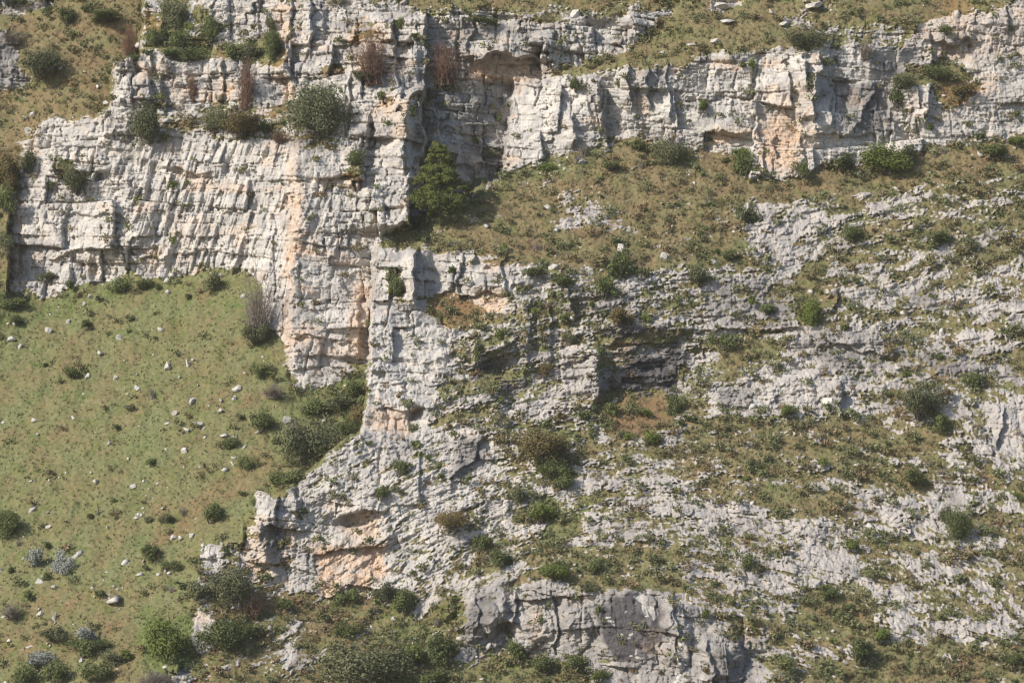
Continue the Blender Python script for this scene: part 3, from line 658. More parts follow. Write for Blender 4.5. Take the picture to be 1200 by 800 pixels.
TR = [
 (50,66,50,44,'grey','big olive green bush with a long shadow on the brown slope, top left'),
 (78,14,24,26,'green','dark bush at the top edge above the big olive bush of the far slope'),
 (125,18,42,14,'green','low wide dark bush at the top edge, left of where the crags begin'),
 (100,9,12,10,'green','tiny dark bush between two larger ones on the top edge of the far slope'),
 (16,42,34,16,'bare','brown bush above the grey outcrop at the left edge'),
 (20,2,30,10,'green','dark bush in the extreme top left corner'),
 (10,196,36,56,'autumn','tall ochre brown bush beside the left end of the main cliff'),
 (34,184,26,30,'grey','olive bush leaning on the left end of the main cliff under the round boulder'),
 (8,232,30,34,'green','dark green bush low against the left end of the cliff'),
 (8,282,22,30,'grey','grey green bush at the left frame edge just above the meadow'),
 (90,205,40,36,'grey','olive bush growing out of the left cliff face below the square white slab'),
 (175,138,40,48,'grey','tall grey green bush under the leftmost rock pillars'),
 (152,42,20,48,'red','reddish leafless shrub clinging left of the upper crags'),
 (158,66,18,14,'green','green bush on the flat top of the leftmost rock pillar'),
 (182,40,20,22,'green','green bush among the small towers at the top left of the crags'),
 (208,14,34,40,'grey','dark olive bush at the top edge above the small left towers'),
 (212,44,26,26,'green','dark green bush in the gully between the small left towers'),
 (246,28,20,38,'green','bright leafy bush filling the gap beside the big grey block, top left crags'),
 (200,61,26,12,'green','low green bush at the left end of the upper crag ledge'),
 (226,60,30,16,'green','low green bush in the middle of the upper crag ledge'),
 (276,58,24,24,'green','round green bush right of the orange crack on the upper crags'),
 (296,58,30,28,'grey','grey green bush in the centre of the upper crag shelf'),
 (322,50,28,44,'green','tall green bush at the right end of the upper crag shelf'),
 (318,26,18,24,'grey','grey green bush hanging near the top edge above the crag shelf'),
 (287,92,26,60,'red','long reddish leafless shrub hanging down the upper left crag'),
 (226,98,16,34,'red','small reddish leafless shrub in a crack of the upper left crag'),
 (252,136,34,36,'grey','grey green bush at the left end of the tangled cliff shelf'),
 (284,142,50,34,'autumn','ochre green bush in the middle of the tangled cliff shelf'),
 (310,146,22,24,'green','green bush at the right end of the tangled cliff shelf'),
 (328,158,26,20,'red','red brown twiggy shrub beside the big grey green tree on the cliff'),
 (192,160,16,14,'green','small bush in a hollow below the tall bush on the left face'),
 (60,215,12,10,'green','tiny bush on the left cliff face near its left end'),
 (437,62,46,62,'red','large reddish leafless shrub in the bay at the top centre'),
 (424,88,26,14,'green','low green bush beneath the large reddish shrub, top centre'),
 (470,24,12,18,'bright','narrow bright green bush on the rim at top centre'),
 (522,72,40,46,'red','grey pink leafless shrub in the shaded recess, top centre'),
 (448,112,16,14,'green','dark bush on the stepped pillars left of the recess'),
 (418,184,22,24,'green','dark green bush in the notch behind the stepped pillars'),
 (485,130,12,16,'green','small bush high on the pillar edge above the pine'),
 (505,247,20,18,'bright','fresh green bush under the left foot of the pine'),
 (545,222,14,10,'bright','small bright bush at the right foot of the pine'),
 (568,24,28,10,'green','low bush on the rim above the orange overhang'),
 (585,138,12,16,'green','small bush in the shaded recess right of the pine'),
 (683,172,16,16,'bare','grey twiggy bush at the foot of the right cliff above a tilted boulder'),
 (674,96,16,18,'green','green bush on the edge of the right cliff near its left end'),
 (640,192,22,16,'bright','bright green bush at the foot of the leftmost lit buttress'),
 (785,174,36,34,'grey','round dark bush on the brown ledge below the right cliff'),
 (747,168,22,16,'green','low green bush left of the round dark bush on the brown ledge'),
 (715,193,20,12,'green','low bush on the brown ledge below the dark rock column'),
 (873,190,30,34,'green','leafy green bush left of the orange stained buttress'),
 (868,176,26,14,'bright','bright low bush above the leafy one, left of the orange buttress'),
 (945,42,40,30,'grey','dark bush on the rim above the right cliff'),
 (884,74,14,14,'bright','yellow green bush in a notch of the right cliff rim'),
 (870,76,12,10,'green','small green bush in the notch of the right cliff rim'),
 (821,122,14,20,'bright','bright bush on the face of the right cliff, left part'),
 (948,100,16,16,'grey','bush halfway up the shaded gully of the right cliff'),
 (1036,182,52,34,'bright','large yellow green bush at the foot of the right cliff'),
 (1062,178,26,28,'grey','grey bush touching the right side of the large yellow green bush'),
 (985,188,34,20,'green','green bush at the foot of the right cliff left of the yellow green bush'),
 (938,196,22,18,'green','bush at the right foot of the orange stained buttress'),
 (1052,92,36,18,'grey','olive bush at the left end of the high shelf, upper right'),
 (1050,112,18,22,'green','bush hanging below the high shelf, upper right'),
 (1096,84,26,16,'green','green bush in the middle of the high shelf, upper right'),
 (1125,104,30,16,'autumn','ochre bush below the red stained cave, upper right'),
 (1108,34,22,12,'green','green bush left of the red stained cave, upper right'),
 (1014,56,22,22,'bare','twiggy bush on the slabs of the right cliff rim'),
 (1090,148,12,12,'green','small bush low on the right cliff, right part'),
 (1148,158,12,12,'green','round green bush alone at the foot of the grey slabs, far right'),
 (1165,174,34,16,'green','low green bush below the grey slabs near the right edge'),
 (1192,132,16,10,'green','bush on the grey slabs at the right edge'),
 (1190,164,20,14,'bright','bright bush below the grey slabs at the right edge'),
 (85,434,20,15,'green','dark round bush alone in the middle of the meadow'),
 (101,433,12,11,'green','small round bush beside the dark one in the middle of the meadow'),
 (145,330,32,20,'green','dark green bush at the foot of the main cliff, upper meadow'),
 (170,332,20,14,'green','low green bush right of the dark one at the foot of the main cliff'),
 (186,332,12,12,'green','smallest bush in the row at the foot of the main cliff'),
 (82,330,14,16,'green','bush in the black crack at the foot of the main cliff'),
 (56,322,26,14,'grey','grey green bush growing on the left foot of the main cliff'),
 (252,326,26,26,'grey','olive bush at the foot of the main cliff near the leafless tree'),
 (222,344,12,9,'green','tiny bush below the cliff foot between two larger bushes'),
 (298,388,38,26,'grey','dark round bush beneath the leafless tree'),
 (20,352,30,18,'green','lush green bush at the top left of the meadow'),
 (20,372,22,14,'green','smaller lush bush at the top left of the meadow'),
 (310,432,26,20,'green','bush on the meadow left of the great buttress foot'),
 (320,456,32,16,'bare','brown twiggy bush left of the great buttress foot'),
 (308,490,32,24,'green','spreading green bush on the meadow left of the olive thicket'),
 (360,515,56,62,'grey','tall olive tree like bush in the thicket under the great buttress'),
 (398,468,36,26,'grey','olive bush at the top of the thicket under the great buttress'),
 (372,474,34,22,'green','dark bush in the thicket against the great buttress'),
 (418,452,30,28,'green','bush squeezed between the great buttress and the layered pillar'),
 (420,482,24,22,'autumn','ochre bush at the foot of the layered pillar'),
 (408,500,22,18,'green','green bush just above the white spur'),
 (345,500,24,20,'bare','grey twiggy bush at the left of the olive thicket'),
 (290,540,20,16,'green','bush on the meadow above the stacked slabs'),
 (272,516,18,20,'green','dark leaning bush beside a white boulder on the meadow'),
 (332,560,34,20,'green','low bush behind the stacked slabs on the spur'),
 (246,598,28,26,'green','bright rounded bush on the meadow left of the stacked slabs'),
 (195,604,20,16,'grey','faint grey green bush left of the bright rounded one'),
 (215,596,14,12,'bare','small brown bush left of the bright rounded one'),
 (180,645,26,20,'green','round green bush in the lower meadow left of the little white crag'),
 (202,660,20,14,'green','dark low bush just right of the round green one in the lower meadow'),
 (8,610,36,40,'green','big dark bush cut by the left edge of the meadow'),
 (40,650,22,26,'silver','silver white bush in the lower left meadow'),
 (74,658,20,28,'silver','silver grey bush right of the silver white one, lower left meadow'),
 (58,672,18,16,'green','green bush at the foot of the silver grey bush, lower left meadow'),
 (56,635,16,12,'green','small green bush just above the silver ones in the lower left meadow'),
 (29,682,10,9,'green','tiny dark bush below the silver bushes'),
 (33,694,18,14,'green','dark green bush below the silver bushes at lower left'),
 (16,712,36,18,'bare','grey brown twiggy bush near the left edge, lower meadow'),
 (116,691,20,12,'green','green bush beside the white scree patch, lower meadow'),
 (62,738,34,18,'grey','sparse grey green bush in the lower left meadow'),
 (97,755,34,22,'green','dark bush around the dead leaning trunk, lower left'),
 (120,752,26,14,'green','dark bush on the right of the dead leaning trunk'),
 (104,740,26,22,'silver','pale bush behind the dead leaning trunk'),
 (24,790,36,26,'green','dark bush at the bottom left corner'),
 (62,786,34,26,'green','dark bush under the pale flowering one at the bottom left'),
 (48,768,34,20,'silver','pale bush at the bottom left above two dark ones'),
 (135,768,30,18,'grey','grey green bush right of the dead trunk near the bottom'),
 (112,786,32,24,'green','green bush at the bottom edge left of the yellow green thicket'),
 (197,742,56,56,'bright','wide yellow green bush at the foot of the small white wall'),
 (182,792,50,20,'bare','brown twiggy bush on the bottom edge left of the spur'),
 (152,764,20,14,'bright','small yellow green bush left of the wide one'),
 (214,683,20,18,'green','green bush left of the dark olive bushes below the spur'),
 (232,688,30,30,'grey','grey olive bush between the little white crag and the small white wall'),
 (270,680,52,50,'grey','large dark olive bush in front of the spur'),
 (262,734,52,50,'green','large dark bush growing over the small white wall'),
 (296,704,34,36,'red','red brown twiggy shrub right of the large dark olive bushes'),
 (300,738,26,20,'green','green bush below the red brown twiggy shrub'),
 (338,704,26,14,'green','dark low bush at the foot of the spur'),
 (408,698,34,22,'green','round green bush right below the orange hollow'),
 (406,734,28,20,'green','green bush on the ochre patch under the orange hollow'),
 (455,690,26,22,'grey','grey green bush right of the orange hollow'),
 (474,700,34,30,'green','green bush left of the pale slab above the bottom crag'),
 (432,776,84,56,'grey','very large dark bush at the bottom edge, left of centre'),
 (520,756,40,40,'green','lush green bush left of the bottom crag'),
 (490,764,36,26,'bright','bright green bush between the very large dark bush and the crag'),
 (512,792,36,20,'green','green bush on the bottom edge below the crag'),
 (606,756,26,20,'green','green bush at the foot of the bottom crag'),
 (640,776,36,20,'green','low green bush under the middle of the bottom crag'),
 (676,772,34,20,'green','leafy bush left of the great dark slab'),
 (700,790,30,16,'bright','bright bush below the great dark slab'),
 (702,708,14,20,'green','narrow bush in the crack left of the great dark slab'),
 (725,306,36,36,'green','dark round bush beside the small standing stone, centre right'),
 (708,334,32,32,'green','dark green bush just below the one by the standing stone'),
 (693,356,14,12,'green','small green bush below the pair near the standing stone'),
 (725,366,32,24,'autumn','olive brown bush above the long grey overhang'),
 (660,372,16,16,'green','small bush on the rough nose right of the fins'),
 (666,394,20,14,'grey','grey green bush on the rough nose above the black hollow'),
 (703,410,18,18,'green','bush on the lip of the black hollow'),
 (592,288,12,14,'bright','yellow bush on the rim of the middle cliff'),
 (628,316,30,14,'green','green bush on the grassy ramp above the fins'),
 (658,326,28,14,'green','second green bush on the grassy ramp, nearer the dark pair'),
 (462,332,18,30,'green','bush in the gap left of the square tower on the middle cliff'),
 (530,314,14,14,'green','small bush right of the square tower on the middle cliff'),
 (560,410,14,26,'green','narrow bush left of the small dark cave'),
 (636,430,20,18,'autumn','olive brown bush in the cleft of the fins'),
 (632,522,60,40,'autumn','large olive brown bush in the middle of the white rocks'),
 (646,542,40,26,'green','dark green skirt of bush under the large olive brown one'),
 (686,486,18,16,'green','bush right under the black hollow'),
 (716,478,20,20,'green','bush between the black hollow and the rusty patch'),
 (792,472,20,28,'green','dark upright bush at the right end of the rusty patch'),
 (762,508,28,20,'bright','bright green bush below the rusty patch'),
 (606,574,24,28,'grey','grey green upright bush below the large olive brown one'),
 (632,596,34,28,'bright','bright green bush on the rocks below the large olive brown one'),
 (660,560,30,22,'green','green bush right of the upright grey green one'),
 (530,604,40,24,'autumn','brown green bush on the white rocks of the centre'),
 (468,544,20,16,'green','round bush on the white spur right of the dark boulder'),
 (445,574,26,18,'green','bush in the mouth of the shallow cave on the white spur'),
 (518,556,12,10,'green','tiny bush above the small orange hole'),
 (485,516,18,12,'green','bush below the small cave of the layered pillar'),
 (484,498,14,16,'grey','grey bush right inside the foot of the layered pillar'),
 (560,634,30,22,'green','green bush under the brown green one, lower centre'),
 (590,652,30,20,'green','low bush left of the one above the bottom crag'),
 (648,664,44,22,'bright','bright green bush above the bottom crag'),
 (694,662,24,18,'green','green bush above the right part of the bottom crag'),
 (846,396,28,20,'green','green bush below the dark slab of the right hillside'),
 (952,360,28,40,'bright','green streak of bush beside the banded outcrop, right hillside'),
 (1076,465,50,44,'grey','large dark olive bush on the right hillside'),
 (1100,490,30,22,'green','green bush touching the large olive bush of the right hillside'),
 (1124,612,28,40,'green','upright green bush on the lower right hillside'),
 (1108,598,20,24,'grey','grey green bush behind the upright green one, lower right hillside'),
 (878,655,22,24,'green','dark green bush in the lower middle of the right hillside'),
 (920,480,24,18,'bright','bright green bush beneath the white outcrop, right hillside'),
 (900,360,26,14,'green','green bush beneath the dark slab, right hillside'),
 (864,366,16,14,'grey','grey bush left of the green one beneath the dark slab'),
 (876,250,26,24,'green','green bush on the rocky ledge top right of centre'),
 (820,318,26,30,'grey','dark bush on the left rim of the right hillside'),
 (1068,556,36,16,'green','green bush in the middle of the lower right hillside'),
 (968,690,30,20,'green','green bush at the bottom of the right hillside above the pink stone'),
 (1030,742,22,20,'bright','bright green bush near the pink stone, lower right'),
 (1006,756,40,24,'green','wide green bush left of the bright one, lower right'),
 (918,772,20,26,'green','dark bush in a cleft of the crag at lower right'),
 (1190,770,30,20,'green','green bush at the bottom right corner'),
 (1138,440,26,18,'green','green bush right of the large olive bush, right hillside'),
 (1000,272,30,18,'green','green bush in the upper right hillside'),
 (1100,276,30,16,'green','green bush in the upper right hillside near the grey slab line'),
 (1136,282,26,14,'grey','grey green bush in the upper right hillside near the edge'),
]
for t in TR: plant(*t)
# the large grey green tree on the cliff, the pine, the leafless tree and the dead trunk
def tree(u, vb, w, h, label, kind, name, cat):
    p = ground([u], [vb])[0]; s = (CAM+p[1])/CAM; W, H = w/10*s, h/10*s
    r = link(name, None, label=label, category=cat); r.location = (float(p[0]), float(p[1])-.22*W, float(p[2])-.2)
    return r, W, H
r, W, H = tree(370, 166, 68, 68, 'large grey green tree standing on the cliff shelf left of the stepped pillars', 'grey', 'wild_olive_tree', 'tree')
me, C_ = foliage('crown', W, H, 11000, .28, M['grey'], 30, base=.05); link('crown', me, r); link('trunk', stems('trunk', C_, .14, M['bark'], trunk=np.array([.1, 0, H*.2])), r)
r, W, H = tree(515, 246, 72, 84, 'green pine tree standing in the shaded recess at the top of the brown ledge', 'pine', 'pine_tree', 'tree')
pc, pd, pt, tips = [], [], [], []
for i in range(190):
    z = H*(.05+.90*rs.rand()**1.15); a = rs.rand()*6.28; rr = W*.56*(1-(z/H)**1.15)**.9*(.3+.7*rs.rand()**.5)*min(1, .6+z/H*2) + .1
    c = np.array([math.cos(a)*rr, math.sin(a)*rr, z+rs.normal()*.2]); R = .35+.7*rs.rand()*(1.15-z/H)
    m = 170; d = rs.normal(size=(m, 3)); d /= np.linalg.norm(d, axis=1)[:, None]; pc.append(c+d*R*np.array([1, 1, .62])*(.5+.6*rs.rand(m, 1))); pd.append(d+[0, 0, .4]); pt.append(np.full(m, .6+.8*rs.rand())*(.8+.4*rs.rand(m))); tips.append(c)
pc, pd, pt = np.concatenate(pc), np.concatenate(pd), np.concatenate(pt); pd = pd+rs.normal(size=pd.shape)*.4; pd /= np.linalg.norm(pd, axis=1)[:, None]
v, q, t = leaves(pc, pd, .26*(.6+.7*rs.rand(len(pc))), pt, .35); link('crown', face_mesh('crown', v, q, M['pine'], (('tone', t),)), r)
tp = [tube([[0, 0, -.4], [.05, 0, H*.5], [0, .05, H*.93]], [.2, .13, .03], 7)]
for c in tips: tp.append(tube([[0, 0, max(.3, c[2]*.86)], c*np.array([.5, .5, .96]), c], [.06, .04, .015], 4))
v, q = merge(tp); link('trunk', face_mesh('trunk', v, q, M['bark']), r)
r, W, H = tree(303, 392, 46, 92, 'tall leafless grey tree in front of the main cliff where the meadow narrows', 'bare', 'bare_tree', 'tree')
link('branches', twigs('branches', W, H, 95, .035, M['bare']), r); link('trunk', face_mesh('trunk', *tube([[0, 0, -.4], [.1, 0, H*.3], [.25, .1, H*.6]], [.12, .09, .04], 6), M['bark']), r)
me, C_ = foliage('sparse_leaves', W, H*.6, 500, .16, M['autumn'], 12); link('sparse_leaves', me, r)
r, W, H = tree(110, 752, 10, 18, 'short dead leaning trunk sticking out of dark bushes in the lower left meadow', 'bare', 'dead_trunk', 'trunk')
link('trunk', face_mesh('trunk', *tube([[.3, 0, -.4], [0, 0, .7], [-.5, .1, 2.2], [-.62, .1, 2.5]], [.14, .12, .09, .03], 7), M['bark']), r); link('branch', face_mesh('branch', *tube([[-.1, 0, 1.0], [.2, .1, 1.5], [.3, .1, 1.9]], [.05, .035, .015], 5), M['bark']), r)
r, W, H = tree(115, 602, 6, 10, 'tiny dead stump standing alone on the bare path of the meadow', 'bare', 'dead_trunk', 'trunk')
link('trunk', face_mesh('trunk', *tube([[0, 0, -.3], [.03, 0, .6], [-.05, 0, 1.2]], [.1, .08, .05], 6), M['bark']), r); link('branch', face_mesh('branch', *tube([[0, 0, .5], [.25, .1, .8]], [.04, .02], 5), M['bark']), r)

# ---- further small bushes, one object each, by the ground they stand on
GRP = [('cliff', 'small bush rooted in a crack or on a ledge of the pale cliffs', 'small bushes rooted in the cliff faces', 34, ('green', 'grey', 'autumn', 'bright')),
       ('meadow', 'small low bush scattered over the green meadow at left', 'small bushes scattered over the meadow', 18, ('green', 'green', 'grey', 'bare')),
       ('ledge', 'small bush on the brown slopes between the cliffs', 'small bushes on the brown slopes', 18, ('green', 'grey', 'bare', 'autumn')),
       ('hill', 'small bush among the pale rocks of the right hillside', 'small bushes of the right hillside', 28, ('green', 'green', 'grey', 'bright'))]
CLS = {0: 'hill', 1: 'meadow', 2: 'ledge', 3: 'ledge', 4: 'cliff', 5: 'ledge', 6: 'cliff'}
cnt = {g[0]: 0 for g in GRP}; gd = {g[0]: g for g in GRP}
taken = [(t[0], t[1], max(t[2], t[3])*.5) for t in TR] + [(370, 135, 34), (515, 205, 42), (303, 350, 20)]
tries = 0
while any(cnt[g[0]] < g[3] for g in GRP) and tries < 9000:
    tries += 1
    u, v = random.uniform(2, 1198), random.uniform(4, 798); ci = CLS[int(L['sid'][int((v-RY)/ST+.5), int((u-RX)/ST+.5)])]
    if cnt[ci] >= gd[ci][3]: continue
    vg_ = float(field(veg, u, v)); sdv = float(field(A['sd'], u, v))
    if ci == 'cliff':
        if random.random() > .15 + .6*vg_: continue
    elif ci != 'meadow' and (vg_ < .5 or random.random() > sdv): continue
    s = random.uniform(8, 15)*(1.15 if ci == 'hill' else 1)
    if any((u-a)**2+(v-b)**2 < (c*.8+s*.5)**2 for a, b, c in taken): continue
    taken.append((u, v, s*.5)); cnt[ci] += 1
    plant(u, v, s*random.uniform(.9, 1.3), s*random.uniform(.7, 1.), random.choice(gd[ci][4]), gd[ci][1], gd[ci][2])

# ------------------------------------------------------------------ boulders
BM = None
def boulder_mat():
    t = NT('boulder_limestone'); g = t.n('ShaderNodeNewGeometry').outputs['Position']; nB = t.noise(g, 1.8, 5, .7); nC = t.noise(g, 7, 3, .7)
    c = t.mix(t.ramp(nB, .4, .65), (.56, .525, .48), (.34, .32, .295)); return t.out(t.mix(t.math('MULTIPLY', t.ramp(nC, .55, .75), .5), c, (.27, .26, .25)), .95, nC, .5, .1)
BM = boulder_mat()
import bmesh
def rock_mesh(seed, det=3):
    r_ = np.random.RandomState(seed); bm = bmesh.new(); bmesh.ops.create_icosphere(bm, subdivisions=det, radius=1)
    pl = [(lambda n: (n/np.linalg.norm(n), .38+.38*r_.rand()))(r_.normal(size=3)) for _ in range(12)]
    P_ = np.array([v.co[:] for v in bm.verts])
    for n, d in pl:
        k = P_@n - d; P_ -= np.outer(np.clip(k, 0, None), n)*1.
    P_ *= (1+.07*fbm(P_[:, 0]*2.2+seed, P_[:, 1]*2.2+P_[:, 2]*1.7, 3, seed))[:, None]
    for v, p in zip(bm.verts, P_): v.co = p
    me = bpy.data.meshes.new('boulder'); bm.to_mesh(me); bm.free(); me.materials.append(BM); return me
RM = [rock_mesh(s) for s in range(8)]
BL = [(35,150,17,17,'round white boulder perched at the left end of the cliff top'),(125,119,13,9,'pale boulder on the brown slope left of the leftmost pillar'),(114,100,8,5,'small pale stone on the far brown slope'),
 (140,391,11,11,'white boulder alone in the upper meadow'),(57,383,13,12,'flat white boulder in the upper left meadow'),(13,394,14,9,'white boulder near the left edge of the meadow'),(24,403,7,9,'small upright stone near the left edge of the meadow'),
 (80,374,8,9,'white stone below the cliff at upper left of the meadow'),(106,345,9,8,'white stone close under the foot of the main cliff'),(98,354,7,7,'smaller stone just below the one under the cliff foot'),(30,374,7,7,'white stone among lush grass at upper left'),
 (197,340,8,9,'white block at the cliff foot above the meadow'),(197,425,15,15,'large grey white boulder in the middle of the meadow'),(221,422,8,13,'upright white boulder beside the large one in mid meadow'),(208,413,9,6,'small stone above the two boulders of mid meadow'),
 (103,439,13,7,'flat tilted stone below the dark round meadow bush'),(136,440,9,8,'white stone right of the dark round meadow bush'),(161,452,9,9,'white stone in mid meadow halfway to the scree line'),(210,440,6,6,'small white stone under the upright boulder'),
 (277,453,18,11,'long pale boulder at the top of the boulder trail'),(274,464,8,9,'square boulder just under the long pale one'),(258,479,14,6,'flat boulder in the boulder trail'),(259,467,8,6,'small boulder in the middle of the boulder trail'),
 (225,467,14,10,'white boulder left of the boulder trail'),(206,481,10,9,'smaller white boulder left of the boulder trail'),(232,494,16,10,'broad slab in the lower boulder trail'),(219,501,11,9,'slab end in the lower boulder trail'),(216,524,13,10,'pale boulder at the lower end of the boulder trail'),
 (336,489,18,15,'pale boulder half hidden left of the olive thicket'),(128,517,7,6,'small stone on the left half of the meadow'),(44,507,6,4,'tiny stone in the left meadow'),(303,504,13,5,'flat stone below the olive thicket'),(276,510,9,7,'stone beside the dark leaning bush'),
 (113,562,10,7,'pointed white stone on the lower meadow'),(156,567,9,9,'upright pale stone on the lower meadow'),(58,615,10,6,'white stone left of the bare path'),(126,616,7,6,'round white stone on the bare path'),(56,599,5,4,'tiny stone above the bare path'),
 (203,627,12,8,'oval white boulder in the lower meadow'),(225,624,13,9,'long white boulder next to the oval one in the lower meadow'),(186,671,7,5,'small stone under the round green bush'),(194,667,6,6,'smallest stone under the round green bush'),
 (46,716,10,8,'round white boulder in the lower left meadow'),(63,685,8,6,'stone beside the green bush below the silver bushes'),(64,717,8,16,'long upright slab in the lower left meadow'),(95,771,9,8,'grey stone under the dead trunk'),(12,748,9,6,'pale stone at the lower left edge'),
 (682,186,16,9,'tilted pale boulder on the brown ledge under the twiggy bush'),(675,12,21,16,'big square block on the slope above the broken rim'),(726,287,14,20,'small standing stone beside the dark round bush'),(778,296,15,17,'forked white boulder right of the standing stone'),
 (622,312,10,14,'pale pointed block on the grassy ramp'),(650,309,22,14,'pale block on the grassy ramp near the dark pair of bushes'),(853,4,42,14,'large pale block on the top edge right of centre'),(953,4,30,10,'pale block on the top edge right of the large one'),
 (918,25,12,10,'pale block on the upper grass right of the large top block'),(904,12,12,8,'small block on the upper grass'),(838,46,16,8,'flat stone on the upper grass above the right cliff'),(852,24,24,6,'low flat ledge stone on the upper grass'),(809,52,14,5,'flat stone near the rim of the right cliff'),
 (972,468,28,18,'pale boulder with a black right side in the white outcrop'),(1114,45,20,14,'rounded block in front of the red stained cave'),(914,392,12,14,'rounded boulder left of the banded outcrop'),(1104,386,12,14,'white boulder right of the banded outcrop'),(957,611,12,7,'small boxy pale stone on the lower right hillside'),
 (1028,722,16,9,'flat pink stone on the lower right hillside'),(626,598,8,12,'small upright white stone beside the bright green bush'),(745,42,16,8,'flat stone in the grass beside the broken rim'),(765,26,18,8,'flat stone above the broken rim rocks'),(775,60,10,6,'small stone on the grass below the broken rim')]
for u, v, w, h, lb in BL:
    p = ground([u], [v+h*.4])[0]; s = (CAM+p[1])/CAM
    o = link('boulder', random.choice(RM), label=lb, category='boulder'); o.location = (float(p[0]), float(p[1])-.1, float(p[2])+h*.01*s)
    o.rotation_euler = (random.uniform(-.25, .25), random.choice((-.45, -.2, .1)), random.random()*6.28); q_ = random.uniform(.7, 1.1); o.scale = (w/20*s, w/22*s*q_, h/20*s)

# ------------------------------------------------------------------ uncountable ground cover
def scatter(n, prob, lo=(-150, -100), hi=(1350, 920)):
    u = rs.uniform(lo[0], hi[0], n); v = rs.uniform(lo[1], hi[1], n)
    k = rs.rand(n) < prob(u, v); return u[k], v[k]
def spread(name, protos, u, v, size, mat, hue, label, cat, squash=1.):
    P0 = ground(u, v); n = len(u); vs_, qs_, ts_, hs_, o = [], [], [], [], 0
    pick = rs.randint(len(protos), size=n)
    for k, (pv, pq, pt_) in enumerate(protos):
        m = np.where(pick == k)[0]; a = rs.rand(len(m))*6.28; ca, sa = np.cos(a), np.sin(a); s = size[m]
        x = (pv[None, :, 0]*ca[:, None]-pv[None, :, 1]*sa[:, None])*s[:, None]; y = (pv[None, :, 0]*sa[:, None]+pv[None, :, 1]*ca[:, None])*s[:, None]; z = pv[None, :, 2]*s[:, None]*squash
        vv = np.stack([x, y, z], -1)+P0[m][:, None, :]; vs_.append(vv.reshape(-1, 3)); nv = len(pv)
        qs_.append((pq[None]+(np.arange(len(m))*nv)[:, None, None]+o).reshape(-1, pq.shape[1])); o += nv*len(m)
        ts_.append((pt_[None]*(.8+.4*rs.rand(len(m), 1))).ravel()); hs_.append(np.repeat(hue[m], nv))
    me = face_mesh(name, np.concatenate(vs_), np.concatenate(qs_), mat, (('tone', np.concatenate(ts_)), ('hue', np.concatenate(hs_))))
    link(name, me, kind='stuff', label=label, category=cat)
sp = []
for k in range(7):
    p, d, tn, C_ = crown_pts(1., .62, 80, 4); nr = d*.7+rs.normal(size=d.shape)*.6+[0, 0, .3]; nr /= np.linalg.norm(nr, axis=1)[:, None]
    sp.append(leaves(p, nr, .18*(.6+.8*rs.rand(80)), tn*(.7+.6*rs.rand(80))))
clump = lambda u, v: fbm(u/30, field(BED, u, v)/1.1, 3, 401)
u, v = scatter(46000, lambda u, v: np.clip(field(A['sd'], u, v)*(.25+.85*field(veg, u, v))*(.46+1.9*clump(u, v))*(1-.5*((field(A['dk'], u, v) > .3))), 0, 1))
spread('low_scrub', sp, u, v-1.5, rs.uniform(.5, 1.25, len(u))**1.7*1.2*(1+.25*clump(u, v)), SCM, np.clip(.22+.8*fbm(u/40, v/25, 2, 402)+.35*rs.normal(size=len(u))*.8+.35*(field(A['br'], u, v)-.4), 0, 1), 'dense low grey green and brown scrub covering the rocky slopes', 'scrub')
gp = []
for k in range(5):
    m = 7; a = rs.rand(m)*6.28; r0 = .35*rs.rand(m); b = np.stack([np.cos(a)*r0, np.sin(a)*r0, np.zeros(m)], 1); tip = b + np.stack([rs.normal(size=m)*.3, rs.normal(size=m)*.3, .5+.6*rs.rand(m)], 1)
    sd_ = np.stack([-np.sin(a*2), np.cos(a*2), np.zeros(m)], 1)*.11
    vv = np.stack([b-sd_, b+sd_, tip+sd_*.4, tip-sd_*.4], 1).reshape(-1, 3); gp.append((vv, np.arange(m*4).reshape(m, 4), np.repeat(.5+.9*rs.rand(m), 4)))
u, v = scatter(74000, lambda u, v: np.clip(field(veg, u, v)*(1-.35*field(A['cl'], u, v))*(.75+.5*fbm(u/18, v/12, 2, 405)), 0, 1))
spread('dry_grass', gp, u, v, rs.uniform(.2, .46, len(u))*np.where((u < 340) & (v > 320), .7, 1), GRM, np.clip(field(br, u, v)*.9+.25*rs.normal(size=len(u)), 0, 1), 'dry and green grass tufts covering the meadow and ledges', 'grass')
# stones
def stone(k):
    bm = bmesh.new(); r_ = np.random.RandomState(900+k)
    vs0 = [bm.verts.new(tuple(x)) for x in (r_.normal(size=(11, 3))/1.9*np.array([1, 1, .7]))]; bmesh.ops.convex_hull(bm, input=vs0)
    for x in [x for x in bm.verts if not x.link_faces]: bm.verts.remove(x)
    bmesh.ops.triangulate(bm, faces=bm.faces); bm.verts.index_update(); out = (np.array([x.co[:] for x in bm.verts]), np.array([[w_.index for w_ in f.verts] for f in bm.faces])); bm.free(); return (*out, np.ones(len(out[0])))
u, v = scatter(15000, lambda u, v: np.clip((field(veg, u, v)*.25 + .05)*(.12+1.3*np.clip(fbm((u-v)/110, (u+v)/16, 3, 411), 0, 1)) + .5*(pdist(u, v, [(285, 445), (215, 530), (170, 600)]) < 16)*(rs.rand(len(u)) < .5) + .8*((np.hypot((u-135)/38, (v-685)/28) < 1) | (np.hypot((u-30)/50, (v-738)/22) < 1))*(rs.rand(len(u)) < .6), 0, 1))
spread('loose_stones', [stone(k) for k in range(8)], u, v, np.minimum(rs.gamma(1.6, .12, len(u))+.06, .8), BM, np.zeros(len(u)), 'small pale loose stones strewn over the slopes', 'stones')
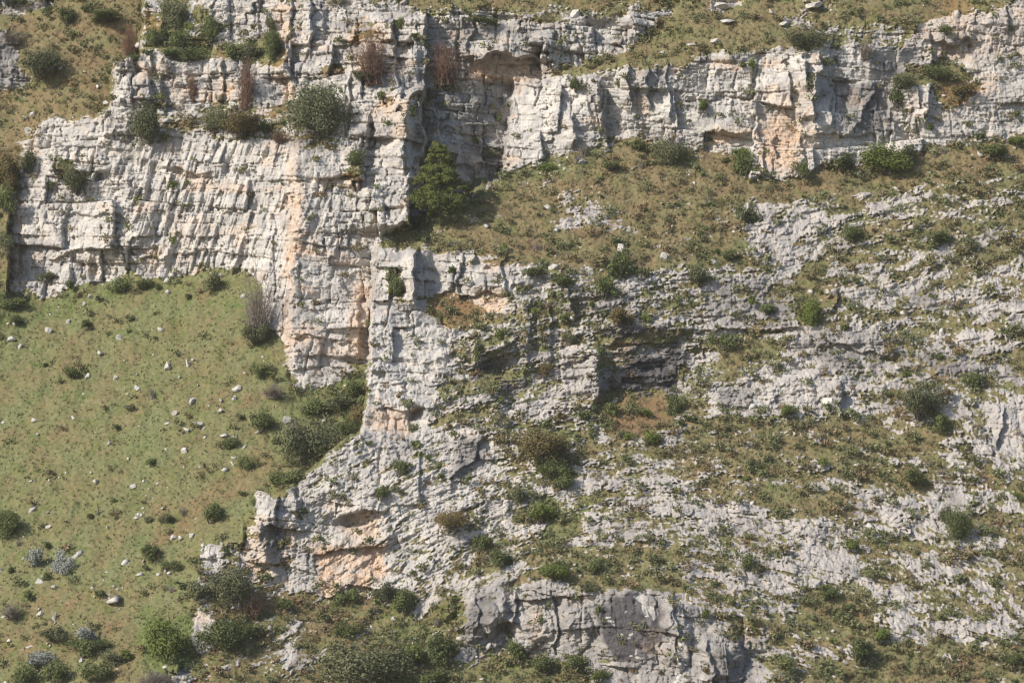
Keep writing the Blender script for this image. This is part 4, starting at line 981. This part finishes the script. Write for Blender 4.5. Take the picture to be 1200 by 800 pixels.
# ------------------------------------------------------------------ camera, sun, sky
cam = bpy.data.cameras.new('camera'); co_ = bpy.data.objects.new('camera', cam); col.objects.link(co_); sc.camera = co_
co_.location = (0, -CAM, 0); co_.rotation_euler = (math.pi/2, 0, 0); cam.sensor_width = 36; cam.lens = 36*CAM/120.; cam.clip_end = 5000; cam.clip_start = 1
S = np.array([-.66, -.46, .60]); S /= np.linalg.norm(S)
elev = math.asin(S[2])
sun = bpy.data.lights.new('sun', 'SUN'); sun.energy = 5.0; sun.angle = math.radians(.53); sun.color = (1, .935, .83)
so = bpy.data.objects.new('sun', sun); col.objects.link(so)
from mathutils import Vector
so.rotation_euler = Vector(S).to_track_quat('Z', 'Y').to_euler(); so.location = (-100, -100, 200)
w = bpy.data.worlds.new('World'); sc.world = w; w.use_nodes = True
nt = w.node_tree; sky = nt.nodes.new('ShaderNodeTexSky'); sky.sky_type = 'NISHITA'; sky.sun_disc = False
sky.sun_elevation = elev; sky.sun_rotation = math.atan2(S[0], S[1])
bg = nt.nodes['Background']; bg.inputs[1].default_value = .15; nt.links.new(sky.outputs[0], bg.inputs[0])
# thin even air over the valley
import bmesh as _b
hb = bpy.data.meshes.new('haze'); bm = _b.new(); _b.ops.create_cube(bm, size=1); bm.to_mesh(hb); bm.free()
mn = cf.min(0)-3; mx = cf.max(0)+12; lo = np.array([min(mn[0], -30), -CAM-20, min(mn[2], -12)]); hi_ = np.array([max(mx[0], 30), mx[1], max(mx[2], 12)])
hz = link('haze', hb, kind='stuff', label='thin pale haze filling the air of the valley', category='haze'); hz.location = (lo+hi_)/2; hz.scale = hi_-lo
hm = bpy.data.materials.new('haze'); hm.use_nodes = True; hm.node_tree.nodes.clear(); pv = hm.node_tree.nodes.new('ShaderNodeVolumePrincipled'); oo = hm.node_tree.nodes.new('ShaderNodeOutputMaterial')
pv.inputs['Color'].default_value = (1., .97, .90, 1); pv.inputs['Density'].default_value = .00007; pv.inputs['Anisotropy'].default_value = 0.; hm.node_tree.links.new(pv.outputs[0], oo.inputs['Volume']); hb.materials.append(hm)
sc.cycles.filter_width = 1.25
vs = sc.view_settings; vs.view_transform = 'Standard'; vs.look = 'None'; vs.exposure = 0; vs.gamma = 1; vs.use_curve_mapping = False
